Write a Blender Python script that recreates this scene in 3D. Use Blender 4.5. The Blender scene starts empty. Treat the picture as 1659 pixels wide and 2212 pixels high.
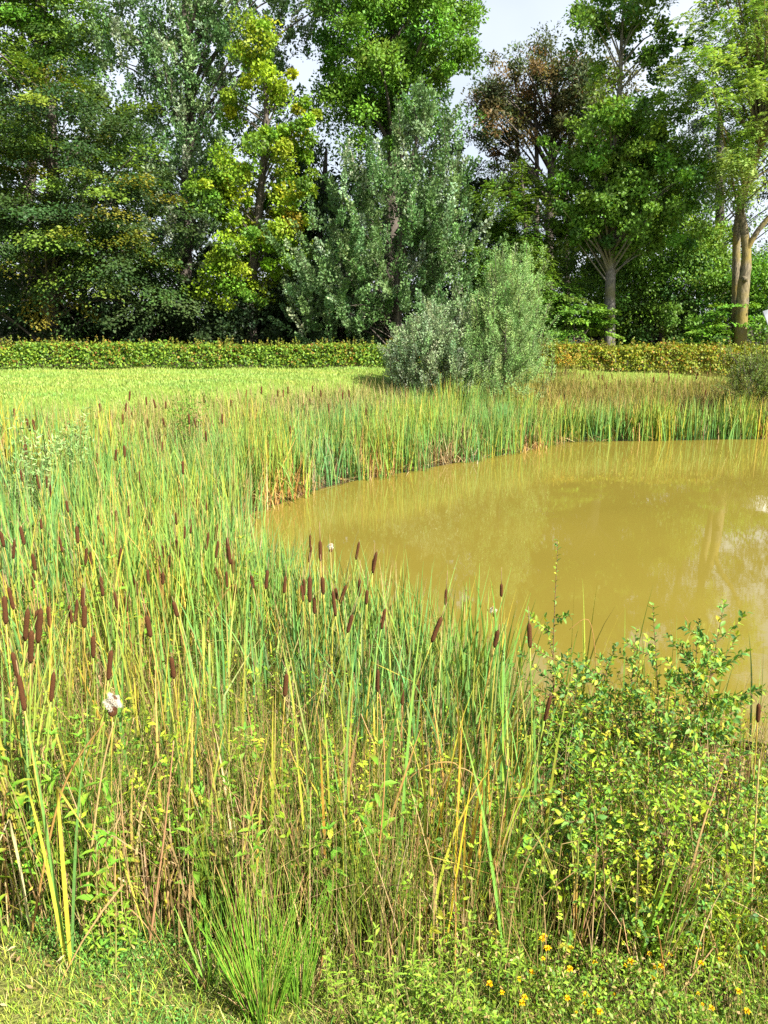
import bpy, math, random
import numpy as np
from math import radians, sin, cos, tan, pi
from mathutils import Vector, Matrix

SC = bpy.context.scene
COL = SC.collection
rng = np.random.default_rng(11)
random.seed(5)

# ------------------------------------------------------------------ camera
CAMZ, PITCH, FPX = 3.4, radians(14.0), 1661.0       # focal length in units of a 1659 x 2212 frame
cam = bpy.data.cameras.new('camera')
cam.sensor_fit = 'VERTICAL'
cam.sensor_height = 24.0
cam.lens = FPX / 2212.0 * 24.0
cam.clip_start, cam.clip_end = 0.05, 2000.0
camo = bpy.data.objects.new('camera', cam)
COL.objects.link(camo)
camo.location = (0, 0, CAMZ)
camo.rotation_euler = (pi / 2 - PITCH, 0, 0)
SC.camera = camo

# ------------------------------------------------------------------ light
SUN_EL = radians(41.0)
SUN_AZ = radians(130.0)             # clockwise from +Y: to the right of and a little behind the camera
sd = Vector((sin(SUN_AZ) * cos(SUN_EL), cos(SUN_AZ) * cos(SUN_EL), sin(SUN_EL)))
world = bpy.data.worlds.new('World')
SC.world = world
world.use_nodes = True
wn = world.node_tree
wn.nodes.clear()
w_out = wn.nodes.new('ShaderNodeOutputWorld')
w_bg = wn.nodes.new('ShaderNodeBackground')
w_sky = wn.nodes.new('ShaderNodeTexSky')
w_sky.sky_type = 'NISHITA'
w_sky.sun_disc = False
w_sky.sun_elevation = SUN_EL
w_sky.sun_rotation = SUN_AZ
w_sky.dust_density = 2.0
w_bg.inputs['Strength'].default_value = 0.05
w_tc = wn.nodes.new('ShaderNodeTexCoord')
w_no = wn.nodes.new('ShaderNodeTexNoise')
w_no.inputs['Scale'].default_value = 2.2
w_no.inputs['Detail'].default_value = 5
w_rp = wn.nodes.new('ShaderNodeMapRange')
w_rp.inputs['From Min'].default_value = 0.35
w_rp.inputs['From Max'].default_value = 0.7
w_rp.inputs['To Min'].default_value = 0.5
w_rp.inputs['To Max'].default_value = 0.85
w_mx = wn.nodes.new('ShaderNodeMix')
w_mx.data_type = 'RGBA'
w_mx.inputs['B'].default_value = (9.0, 9.6, 10.6, 1)      # thin bright cloud veil
wn.links.new(w_tc.outputs['Generated'], w_no.inputs['Vector'])
wn.links.new(w_no.outputs['Fac'], w_rp.inputs['Value'])
w_sx = wn.nodes.new('ShaderNodeSeparateXYZ')
w_hz = wn.nodes.new('ShaderNodeMapRange')          # the veil thins overhead
w_hz.inputs['From Min'].default_value = 0.30
w_hz.inputs['From Max'].default_value = 0.75
w_hz.inputs['To Min'].default_value = 1.0
w_hz.inputs['To Max'].default_value = 0.12
w_ml = wn.nodes.new('ShaderNodeMath')
w_ml.operation = 'MULTIPLY'
wn.links.new(w_tc.outputs['Generated'], w_sx.inputs['Vector'])
wn.links.new(w_sx.outputs['Z'], w_hz.inputs['Value'])
wn.links.new(w_rp.outputs['Result'], w_ml.inputs[0])
wn.links.new(w_hz.outputs['Result'], w_ml.inputs[1])
wn.links.new(w_ml.outputs['Value'], w_mx.inputs['Factor'])
wn.links.new(w_sky.outputs['Color'], w_mx.inputs['A'])
wn.links.new(w_mx.outputs['Result'], w_bg.inputs['Color'])
wn.links.new(w_bg.outputs['Background'], w_out.inputs['Surface'])
sl = bpy.data.lights.new('sun', 'SUN')
sl.energy = 5.0
sl.angle = radians(0.5)
sl.color = (1.0, 0.95, 0.86)
slo = bpy.data.objects.new('sun', sl)
COL.objects.link(slo)
slo.rotation_euler = (-sd).to_track_quat('-Z', 'Y').to_euler()
slo.location = (20, -15, 30)

SC.view_settings.view_transform = 'Standard'
SC.view_settings.look = 'None'
SC.view_settings.exposure = 1.52
SC.view_settings.gamma = 1.0
SC.render.engine = 'CYCLES'
SC.cycles.max_bounces = 5
SC.cycles.diffuse_bounces = 3
SC.cycles.glossy_bounces = 3
SC.cycles.transmission_bounces = 3
SC.cycles.sample_clamp_indirect = 6.0
SC.cycles.use_denoising = False
SC.cycles.use_adaptive_sampling = False

# ------------------------------------------------------------------ pixel to place
CF, CU = np.array([0, cos(PITCH), -sin(PITCH)]), np.array([0, sin(PITCH), cos(PITCH)])


def ray(u, v):
    return CF * FPX + np.array([1.0, 0, 0]) * (u - 829.5) - CU * (v - 1106.0)


def W(u, v, Y):                     # the point seen at (u, v) at distance Y
    d = ray(u, v)
    return np.array([0, 0, CAMZ]) + d * (Y / d[1])


def G(u, v, z=0.0):
    d = ray(u, v)
    return np.array([0, 0, CAMZ]) + d * ((z - CAMZ) / d[2])


# ------------------------------------------------------------------ terrain
def _shore():
    near = [(45, 3.6), (14, 4.6), (6, 5.1), (3.2, 5.2), (1.6, 5.5), (0.5, 5.9), (-0.4, 6.6), (-1.2, 7.7), (-2.0, 9.3), (-2.6, 11.2)]
    far = [tuple(G(u, v)[:2]) for u, v in ((470, 1108), (500, 1099), (560, 1082), (640, 1053), (740, 1030), (850, 1013), (930, 998), (1000, 986), (1080, 974),
                                           (1135, 962), (1165, 951), (1260, 948), (1400, 947), (1540, 944), (1700, 943))]
    return np.array(near + far + [(18, 23.6), (45, 24)])


SHORE = _shore()


def shore_d(x, y):                  # positive on land
    x, y = np.atleast_1d(np.asarray(x, float)), np.atleast_1d(np.asarray(y, float))
    A, B = SHORE, np.roll(SHORE, -1, 0)
    best = np.full(x.shape, 1e9)
    inside = np.zeros(x.shape, bool)
    for a, b in zip(A, B):
        ab = b - a
        t = np.clip(((x - a[0]) * ab[0] + (y - a[1]) * ab[1]) / (ab @ ab), 0, 1)
        best = np.minimum(best, np.hypot(x - a[0] - t * ab[0], y - a[1] - t * ab[1]))
        c = (a[1] > y) != (b[1] > y)
        if a[1] != b[1]:
            inside ^= c & (x < (b[0] - a[0]) * (y - a[1]) / (b[1] - a[1]) + a[0])
    return np.where(inside, -best, best)


def ground(x, y):
    x, y = np.atleast_1d(np.asarray(x, float)), np.atleast_1d(np.asarray(y, float))
    d = shore_d(x, y)
    R = np.where(y < 7, 8.0, np.where(y > 11, 6.3, 8.0 + (y - 7) / 4 * (6.3 - 8.0)))
    t = np.clip((d - 0.15) / R, 0, 1)
    z = 1.66 * t * t * (3 - 2 * t) + 0.02
    z = z + 0.03 * np.sin(x * 1.7 + 0.4) * np.sin(y * 1.3) * np.clip(d, 0, 1)
    return np.where(d < 0.1, np.maximum(-0.6, 0.02 + 0.2 * (d - 0.1)), z)


def gz(x, y):
    return float(ground(x, y)[0])


# ------------------------------------------------------------------ materials
def new_mat(name):
    m = bpy.data.materials.new(name)
    m.use_nodes = True
    nt = m.node_tree
    nt.nodes.clear()
    out = nt.nodes.new('ShaderNodeOutputMaterial')
    return m, nt, out


def N(nt, kind, **kw):
    n = nt.nodes.new(kind)
    for k, v in kw.items():
        if k.startswith('i_'):
            n.inputs[k[2:].replace('_', ' ')].default_value = v
        else:
            setattr(n, k, v)
    return n


def leaf_mat(name, transl=0.34, rough=0.5, spec=0.3, tr_tint=(1.15, 1.1, 0.5)):
    m, nt, out = new_mat(name)
    at = N(nt, 'ShaderNodeAttribute', attribute_name='Col')
    no = N(nt, 'ShaderNodeTexNoise', i_Scale=60.0, i_Detail=2.0)
    geo = N(nt, 'ShaderNodeNewGeometry')
    nt.links.new(geo.outputs['Position'], no.inputs['Vector'])
    mr = N(nt, 'ShaderNodeMapRange')
    mr.inputs['To Min'].default_value = 0.72
    mr.inputs['To Max'].default_value = 1.28
    nt.links.new(no.outputs['Fac'], mr.inputs['Value'])
    mul = N(nt, 'ShaderNodeVectorMath', operation='SCALE')
    nt.links.new(at.outputs['Color'], mul.inputs[0])
    nt.links.new(mr.outputs['Result'], mul.inputs['Scale'])
    p = N(nt, 'ShaderNodeBsdfPrincipled')
    p.inputs['Roughness'].default_value = rough
    p.inputs['Specular IOR Level'].default_value = spec
    nt.links.new(mul.outputs['Vector'], p.inputs['Base Color'])
    tv = N(nt, 'ShaderNodeVectorMath', operation='MULTIPLY')
    tv.inputs[1].default_value = tr_tint
    nt.links.new(mul.outputs['Vector'], tv.inputs[0])
    tr = N(nt, 'ShaderNodeBsdfTranslucent')
    nt.links.new(tv.outputs['Vector'], tr.inputs['Color'])
    mx = N(nt, 'ShaderNodeMixShader')
    mx.inputs['Fac'].default_value = transl
    nt.links.new(p.outputs['BSDF'], mx.inputs[1])
    nt.links.new(tr.outputs['BSDF'], mx.inputs[2])
    nt.links.new(mx.outputs['Shader'], out.inputs['Surface'])
    return m


M_LEAF = leaf_mat('tree_leaf', 0.32, 0.5, 0.22)
M_PALE = leaf_mat('felted_leaf', 0.22, 0.6, 0.2, (1.0, 1.0, 0.7))
M_BLADE = leaf_mat('reed_blade', 0.2, 0.5, 0.2, (1.1, 1.1, 0.6))
M_WEED = leaf_mat('weed_leaf', 0.26, 0.5, 0.2, (1.2, 1.15, 0.4))
M_DRY = leaf_mat('dry_stem', 0.12, 0.7, 0.2, (1, 1, 0.9))
M_PETAL = leaf_mat('petal', 0.3, 0.6, 0.2, (1, 1, 1))


def noise_mat(name, c1, c2, scale=(8, 8, 2), rough=0.85, bump=0.4, detail=6, c3=None, big=0.7):
    m, nt, out = new_mat(name)
    geo = N(nt, 'ShaderNodeNewGeometry')
    mp = N(nt, 'ShaderNodeMapping')
    mp.inputs['Scale'].default_value = scale
    nt.links.new(geo.outputs['Position'], mp.inputs['Vector'])
    no = N(nt, 'ShaderNodeTexNoise', i_Scale=1.0, i_Detail=float(detail), i_Roughness=0.65)
    nt.links.new(mp.outputs['Vector'], no.inputs['Vector'])
    cr = N(nt, 'ShaderNodeValToRGB')
    cr.color_ramp.elements[0].position, cr.color_ramp.elements[1].position = 0.36, 0.64
    cr.color_ramp.elements[0].color, cr.color_ramp.elements[1].color = (*c1, 1), (*c2, 1)
    nt.links.new(no.outputs['Fac'], cr.inputs['Fac'])
    last = cr.outputs['Color']
    if c3:
        n2 = N(nt, 'ShaderNodeTexNoise', i_Scale=big, i_Detail=3.0)
        nt.links.new(geo.outputs['Position'], n2.inputs['Vector'])
        r2 = N(nt, 'ShaderNodeMapRange')
        r2.inputs['From Min'].default_value, r2.inputs['From Max'].default_value = 0.45, 0.62
        nt.links.new(n2.outputs['Fac'], r2.inputs['Value'])
        mx = N(nt, 'ShaderNodeMix', data_type='RGBA')
        mx.inputs['B'].default_value = (*c3, 1)
        nt.links.new(r2.outputs['Result'], mx.inputs['Factor'])
        nt.links.new(last, mx.inputs['A'])
        last = mx.outputs['Result']
    p = N(nt, 'ShaderNodeBsdfPrincipled')
    p.inputs['Roughness'].default_value = rough
    p.inputs['Specular IOR Level'].default_value = 0.2
    nt.links.new(last, p.inputs['Base Color'])
    if bump:
        b = N(nt, 'ShaderNodeBump')
        b.inputs['Strength'].default_value = bump
        b.inputs['Distance'].default_value = 0.03
        nt.links.new(no.outputs['Fac'], b.inputs['Height'])
        nt.links.new(b.outputs['Normal'], p.inputs['Normal'])
    nt.links.new(p.outputs['BSDF'], out.inputs['Surface'])
    return m


M_BARK = noise_mat('bark', (0.05, 0.042, 0.034), (0.15, 0.125, 0.1), (22, 22, 5), bump=0.7)
M_BARKG = noise_mat('grey_bark', (0.07, 0.065, 0.055), (0.26, 0.24, 0.21), (24, 24, 9), bump=0.8, c3=(0.17, 0.16, 0.08), big=1.1)
M_BARKY = noise_mat('lichen_bark', (0.05, 0.044, 0.03), (0.25, 0.21, 0.13), (17, 17, 5), bump=1.0, c3=(0.2, 0.155, 0.045), big=1.3)
M_TWIG = noise_mat('twig', (0.10, 0.055, 0.03), (0.22, 0.13, 0.07), (60, 60, 60), bump=0.0)
M_HEAD = noise_mat('seed_head_felt', (0.055, 0.022, 0.008), (0.125, 0.048, 0.016), (420, 420, 420), rough=0.95, bump=0.5, detail=2)
M_BOARD = noise_mat('pale_board', (0.62, 0.64, 0.68), (0.74, 0.76, 0.8), (3, 3, 3), rough=0.5, bump=0.0)
M_POST = noise_mat('post_wood', (0.09, 0.06, 0.04), (0.17, 0.12, 0.08), (30, 30, 6))

# terrain material: colour of turf / shade-darkened litter / mud comes from the vertices, broken up by noise
M_GROUND, nt, out = new_mat('ground')
at = N(nt, 'ShaderNodeAttribute', attribute_name='Col')
geo = N(nt, 'ShaderNodeNewGeometry')
n1 = N(nt, 'ShaderNodeTexNoise', i_Scale=1.3, i_Detail=8.0, i_Roughness=0.7)
n2 = N(nt, 'ShaderNodeTexNoise', i_Scale=38.0, i_Detail=4.0)
nt.links.new(geo.outputs['Position'], n1.inputs['Vector'])
nt.links.new(geo.outputs['Position'], n2.inputs['Vector'])
ma = N(nt, 'ShaderNodeMath', operation='MULTIPLY')
nt.links.new(n1.outputs['Fac'], ma.inputs[0])
nt.links.new(n2.outputs['Fac'], ma.inputs[1])
mr = N(nt, 'ShaderNodeMapRange')
mr.inputs['From Min'].default_value, mr.inputs['From Max'].default_value = 0.12, 0.4
mr.inputs['To Min'].default_value, mr.inputs['To Max'].default_value = 0.6, 1.4
nt.links.new(ma.outputs['Value'], mr.inputs['Value'])
vm = N(nt, 'ShaderNodeVectorMath', operation='SCALE')
nt.links.new(at.outputs['Color'], vm.inputs[0])
nt.links.new(mr.outputs['Result'], vm.inputs['Scale'])
p = N(nt, 'ShaderNodeBsdfPrincipled')
p.inputs['Roughness'].default_value = 0.95
p.inputs['Specular IOR Level'].default_value = 0.1
nt.links.new(vm.outputs['Vector'], p.inputs['Base Color'])
bp = N(nt, 'ShaderNodeBump')
bp.inputs['Strength'].default_value, bp.inputs['Distance'].default_value = 0.8, 0.05
nt.links.new(n2.outputs['Fac'], bp.inputs['Height'])
nt.links.new(bp.outputs['Normal'], p.inputs['Normal'])
nt.links.new(p.outputs['BSDF'], out.inputs['Surface'])

# silty pond water: opaque ochre body colour under a clear, faintly rippled surface
M_WATER, nt, out = new_mat('pond_water')
geo = N(nt, 'ShaderNodeNewGeometry')
mp = N(nt, 'ShaderNodeMapping')
mp.inputs['Scale'].default_value = (1.0, 2.2, 1.0)
nt.links.new(geo.outputs['Position'], mp.inputs['Vector'])
n1 = N(nt, 'ShaderNodeTexNoise', i_Scale=3.2, i_Detail=3.0, i_Roughness=0.5)
n2 = N(nt, 'ShaderNodeTexNoise', i_Scale=0.35, i_Detail=2.0)
n3 = N(nt, 'ShaderNodeTexNoise', i_Scale=14.0, i_Detail=2.0)
nt.links.new(mp.outputs['Vector'], n1.inputs['Vector'])
nt.links.new(geo.outputs['Position'], n2.inputs['Vector'])
nt.links.new(mp.outputs['Vector'], n3.inputs['Vector'])
calm = N(nt, 'ShaderNodeMapRange')
calm.inputs['From Min'].default_value, calm.inputs['From Max'].default_value = 0.4, 0.65
calm.inputs['To Min'].default_value, calm.inputs['To Max'].default_value = 0.25, 1.0
nt.links.new(n2.outputs['Fac'], calm.inputs['Value'])
ad = N(nt, 'ShaderNodeMath', operation='MULTIPLY_ADD')
ad.inputs[1].default_value = 0.22
nt.links.new(n3.outputs['Fac'], ad.inputs[0])
nt.links.new(n1.outputs['Fac'], ad.inputs[2])
bp = N(nt, 'ShaderNodeBump')
bp.inputs['Distance'].default_value = 0.0005
nt.links.new(calm.outputs['Result'], bp.inputs['Strength'])
nt.links.new(ad.outputs['Value'], bp.inputs['Height'])
wc = N(nt, 'ShaderNodeMix', data_type='RGBA')
wc.inputs['A'].default_value = (0.155, 0.122, 0.02, 1)
wc.inputs['B'].default_value = (0.205, 0.163, 0.028, 1)
nt.links.new(n2.outputs['Fac'], wc.inputs['Factor'])
p = N(nt, 'ShaderNodeBsdfPrincipled')
p.inputs['Roughness'].default_value = 0.02
p.inputs['IOR'].default_value = 1.5
nt.links.new(wc.outputs['Result'], p.inputs['Base Color'])
nt.links.new(bp.outputs['Normal'], p.inputs['Normal'])
nt.links.new(p.outputs['BSDF'], out.inputs['Surface'])


# ------------------------------------------------------------------ mesh helpers
class Geo:
    def __init__(self):
        self.V, self.F, self.C, self.n = [], [], [], 0

    def add(self, V, F, C):
        V = np.asarray(V, float).reshape(-1, 3)
        C = np.asarray(C, float)
        if C.ndim == 1:
            C = np.tile(C, (len(V), 1))
        self.V.append(V)
        self.C.append(C.reshape(-1, 3))
        for f in (F if isinstance(F, list) else [F]):
            self.F.append(np.asarray(f, np.int64) + self.n)
        self.n += len(V)

    def build(self, name, mat, parent=None, origin=(0, 0, 0), smooth=False):
        me = bpy.data.meshes.new(name)
        V = np.concatenate(self.V) - np.asarray(origin, float)
        C = np.concatenate(self.C)
        me.vertices.add(len(V))
        me.vertices.foreach_set('co', V.astype(np.float32).ravel())
        nl = sum(f.size for f in self.F)
        nf = sum(len(f) for f in self.F)
        me.loops.add(nl)
        me.polygons.add(nf)
        me.loops.foreach_set('vertex_index', np.concatenate([f.ravel() for f in self.F]).astype(np.int32))
        tot = np.concatenate([np.full(len(f), f.shape[1]) for f in self.F])
        start = np.concatenate([[0], np.cumsum(tot)[:-1]])
        me.polygons.foreach_set('loop_start', start.astype(np.int32))
        if smooth:
            me.polygons.foreach_set('use_smooth', np.ones(nf, bool))
        a = me.attributes.new('Col', 'FLOAT_COLOR', 'POINT')
        a.data.foreach_set('color', np.concatenate([np.clip(C, 0, 1), np.ones((len(C), 1))], 1).astype(np.float32).ravel())
        me.materials.append(mat)
        me.update(calc_edges=True)
        o = bpy.data.objects.new(name, me)
        COL.objects.link(o)
        if parent is not None:
            o.parent = parent
        else:
            o.location = origin
        return o


def tag(o, label=None, cat=None, group=None, kind=None):
    if label:
        o['label'] = label
    if cat:
        o['category'] = cat
    if group:
        o['group'] = group
    if kind:
        o['kind'] = kind
    return o


def empty(name, loc, rz=0.0):
    o = bpy.data.objects.new(name, None)
    o.empty_display_size = 0.2
    COL.objects.link(o)
    o.location = tuple(float(c) for c in loc)
    o.rotation_euler = (0, 0, rz)
    return o


def copy_tree(o, parent=None):
    c = o.copy()
    COL.objects.link(c)
    if parent is not None:
        c.parent = parent
    for ch in list(o.children):
        copy_tree(ch, c)
    return c


def norm(a):
    return a / np.maximum(np.linalg.norm(a, axis=-1, keepdims=True), 1e-9)


def rvec(n):
    return norm(rng.normal(size=(n, 3)))


def pal(n, items, jit=0.12):
    w = np.array([i[0] for i in items], float)
    c = np.array([i[1] for i in items], float)
    k = rng.choice(len(items), n, p=w / w.sum())
    out = c[k] * (1 + jit * rng.normal(size=(n, 1))) * (1 + 0.06 * rng.normal(size=(n, 3)))
    return np.clip(out, 0.004, 0.9)


def tube(g, P, R, sides=6, col=(0.2, 0.2, 0.2)):
    P = np.asarray(P, float)
    R = np.asarray(R, float)
    k = len(P)
    T = norm(np.gradient(P, axis=0))
    ref = np.array([0.0, 1.0, 0.0]) if abs(T[0][1]) < 0.8 else np.array([1.0, 0, 0])
    A = norm(np.cross(T, ref))
    B = np.cross(T, A)
    th = np.linspace(0, 2 * pi, sides, endpoint=False)
    V = P[:, None] + R[:, None, None] * (np.cos(th)[None, :, None] * A[:, None] + np.sin(th)[None, :, None] * B[:, None])
    i = np.arange(k - 1)[:, None] * sides
    j = np.arange(sides)[None, :]
    j2 = (j + 1) % sides
    F = np.stack([i + j, i + j2, i + sides + j2, i + sides + j], -1).reshape(-1, 4)
    cap = (np.arange(sides) + (k - 1) * sides)[None]
    g.add(V, [F, cap, np.arange(sides)[::-1][None]], np.asarray(col, float))


def smooth_path(pts, n):
    pts = np.asarray(pts, float)
    t = np.linspace(0, len(pts) - 1, n)
    out = []
    for x in t:
        i = min(int(x), len(pts) - 2)
        f = x - i
        p0, p1, p2, p3 = pts[max(i - 1, 0)], pts[i], pts[i + 1], pts[min(i + 2, len(pts) - 1)]
        out.append(0.5 * (2 * p1 + (p2 - p0) * f + (2 * p0 - 5 * p1 + 4 * p2 - p3) * f * f + (3 * p1 - p0 - 3 * p2 + p3) * f ** 3))
    return np.array(out)


def spine(base, L, th0, az, curve, S, power=2.0, tk=None, ka=None):
    tm = (np.arange(S) + 0.5) / S
    th = th0[:, None] + curve[:, None] * tm[None] ** power
    if tk is not None:
        th = th + np.where(tm[None] > tk[:, None], ka[:, None], 0)
    seg = (L / S)[:, None]
    h = np.cumsum(np.sin(th) * seg, 1)
    z = np.cumsum(np.cos(th) * seg, 1)
    h = np.concatenate([np.zeros((len(L), 1)), h], 1)
    z = np.concatenate([np.zeros((len(L), 1)), z], 1)
    return base[:, None] + np.stack([h * np.cos(az)[:, None], h * np.sin(az)[:, None], z], -1)


def blades(g, base, L, th0, az, curve, w, c0, c1, S=5, tk=None, ka=None, power=2.0, cp=2.0):
    n = len(L)
    P = spine(base, L, th0, az, curve, S, power, tk, ka)
    t = np.linspace(0, 1, S + 1)
    rot = rng.uniform(0, pi, n)
    sd_ = np.stack([np.cos(rot), np.sin(rot), np.zeros(n)], -1)
    wp = np.maximum(0.06, np.minimum(1.0, 0.75 + t * 0.8) * (1 - t ** 2.6))
    off = (w[:, None] * wp[None])[..., None] * 0.5 * sd_[:, None]
    V = np.stack([P - off, P + off], 2).reshape(-1, 3)
    f = (t ** cp)[None, :, None]
    C = c0[:, None] * (1 - f) + c1[:, None] * f
    C = np.repeat(C[:, :, None], 2, 2).reshape(-1, 3)
    b = (np.arange(n) * (S + 1) * 2)[:, None] + (np.arange(S) * 2)[None]
    F = np.stack([b, b + 1, b + 3, b + 2], -1).reshape(-1, 4)
    g.add(V, F, C)
    return P


def stems(g, base, L, th0, az, curve, r, c0, c1, S=4, tk=None, ka=None, sides=3):
    n = len(L)
    P = spine(base, L, th0, az, curve, S, 2.0, tk, ka)
    t = np.linspace(0, 1, S + 1)
    a = np.linspace(0, 2 * pi, sides, endpoint=False)
    ring = np.stack([np.cos(a), np.sin(a), np.zeros(sides)], -1)
    rr = r[:, None] * (1 - 0.75 * t[None])
    V = (P[:, :, None] + rr[:, :, None, None] * ring[None, None]).reshape(-1, 3)
    f = t[None, :, None]
    C = np.repeat((c0[:, None] * (1 - f) + c1[:, None] * f)[:, :, None], sides, 2).reshape(-1, 3)
    b = (np.arange(n) * (S + 1) * sides)[:, None, None] + (np.arange(S) * sides)[None, :, None]
    j = np.arange(sides)[None, None]
    j2 = (j + 1) % sides
    F = np.stack([b + j, b + j2, b + sides + j2, b + sides + j], -1).reshape(-1, 4)
    g.add(V, F, C)
    return P


def cards(g, P, D, Nn, L, Wd, C):       # folded rhombic leaves
    n = len(P)
    S = norm(np.cross(D, Nn))
    Nn = np.cross(S, D)
    L, Wd = L[:, None], Wd[:, None]
    mid = P + D * L * 0.45 + Nn * Wd * 0.18
    V = np.stack([P, mid + S * Wd * 0.5, P + D * L, mid - S * Wd * 0.5], 1)
    F = (np.arange(n) * 4)[:, None] + np.arange(4)[None]
    g.add(V, F, np.repeat(C, 4, 0))


def leaf8(g, P, D, Nn, L, Wd, C, droop=0.25, fold=0.25, ctip=None):
    n = len(P)
    S = norm(np.cross(D, Nn))
    Nn = np.cross(S, D)
    L, Wd = L[:, None], Wd[:, None]
    m1 = P + D * L * 0.32 + Nn * L * 0.04
    m2 = P + D * L * 0.68 - Nn * L * droop * 0.35
    tp = P + D * L * 0.97 - Nn * L * droop
    up = Nn * Wd * fold
    V = np.stack([P, m1 - S * Wd * 0.46 + up, m1, m1 + S * Wd * 0.46 + up, m2 - S * Wd * 0.4 + up, m2, m2 + S * Wd * 0.4 + up, tp], 1)
    b = (np.arange(n) * 8)[:, None]
    T = np.concatenate([b + np.array([[0, 3, 2]]), b + np.array([[0, 2, 1]]), b + np.array([[5, 6, 7]]), b + np.array([[5, 7, 4]])])
    Q = np.concatenate([b + np.array([[2, 3, 6, 5]]), b + np.array([[1, 2, 5, 4]])])
    CC = np.repeat(C[:, None], 8, 1)
    if ctip is not None:
        CC[:, 7] = ctip
        CC[:, 4:7] = 0.6 * CC[:, 4:7] + 0.4 * ctip[:, None]
    g.add(V, [T, Q], CC.reshape(-1, 3))


# ------------------------------------------------------------------ the setting: ground, water
def build_ground():
    xs = np.concatenate([np.linspace(-140, -22, 24), np.linspace(-20, 20, 161), np.linspace(22, 140, 24)])
    ys = np.concatenate([np.linspace(-30, -2, 12), np.linspace(-1, 34, 176), np.linspace(36, 300, 40)])
    X, Y = np.meshgrid(xs, ys)
    x, y = X.ravel(), Y.ravel()
    d = shore_d(x, y)
    z = ground(x, y)
    mud = np.array([0.085, 0.062, 0.036])
    shaded_litter = np.array([0.045, 0.036, 0.02])  # litter, darkened to paint in the shaded gaps between the stems
    lawn = np.array([0.17, 0.25, 0.04])
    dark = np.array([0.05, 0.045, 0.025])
    C = np.tile(shaded_litter, (len(x), 1))
    k = np.clip(1 - d / 0.8, 0, 1)[:, None]
    C = C * (1 - k) + mud * k
    k = (np.clip((y - 12) / 2, 0, 1) * np.clip((d - 3.4 + 0.5 * np.sin(x * 0.9)) / 1.2, 0, 1))[:, None]
    C = C * (1 - k) + lawn * k
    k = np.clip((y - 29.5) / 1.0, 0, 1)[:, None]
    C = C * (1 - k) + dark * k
    k = np.clip((3.0 - y) / 0.8, 0, 1)[:, None] * 0.8
    C = C * (1 - k) + np.array([0.26, 0.29, 0.06]) * k
    nx, ny = len(xs), len(ys)
    i = (np.arange(ny - 1)[:, None] * nx + np.arange(nx - 1)[None]).ravel()
    F = np.stack([i, i + 1, i + nx + 1, i + nx], -1)
    g = Geo()
    g.add(np.stack([x, y, z], -1), F, C)
    tag(g.build('ground', M_GROUND, smooth=True), 'grassy ground sloping down around the pond', 'ground', kind='structure')
    g = Geo()
    P = SHORE.copy()
    c = P.mean(0)
    n_ = len(P)
    T = norm(np.roll(P, -1, 0) - np.roll(P, 1, 0))
    P = P + np.stack([T[:, 1], -T[:, 0]], -1) * 0.5       # tuck the edge of the sheet under the bank
    V = np.concatenate([P, np.zeros((n_, 1))], 1)
    g.add(V, [np.arange(n_)[None]], np.array([0.3, 0.25, 0.06]))
    tag(g.build('pond_water', M_WATER), 'muddy ochre pond water with soft reflections', 'water', kind='structure')


build_ground()


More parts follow.
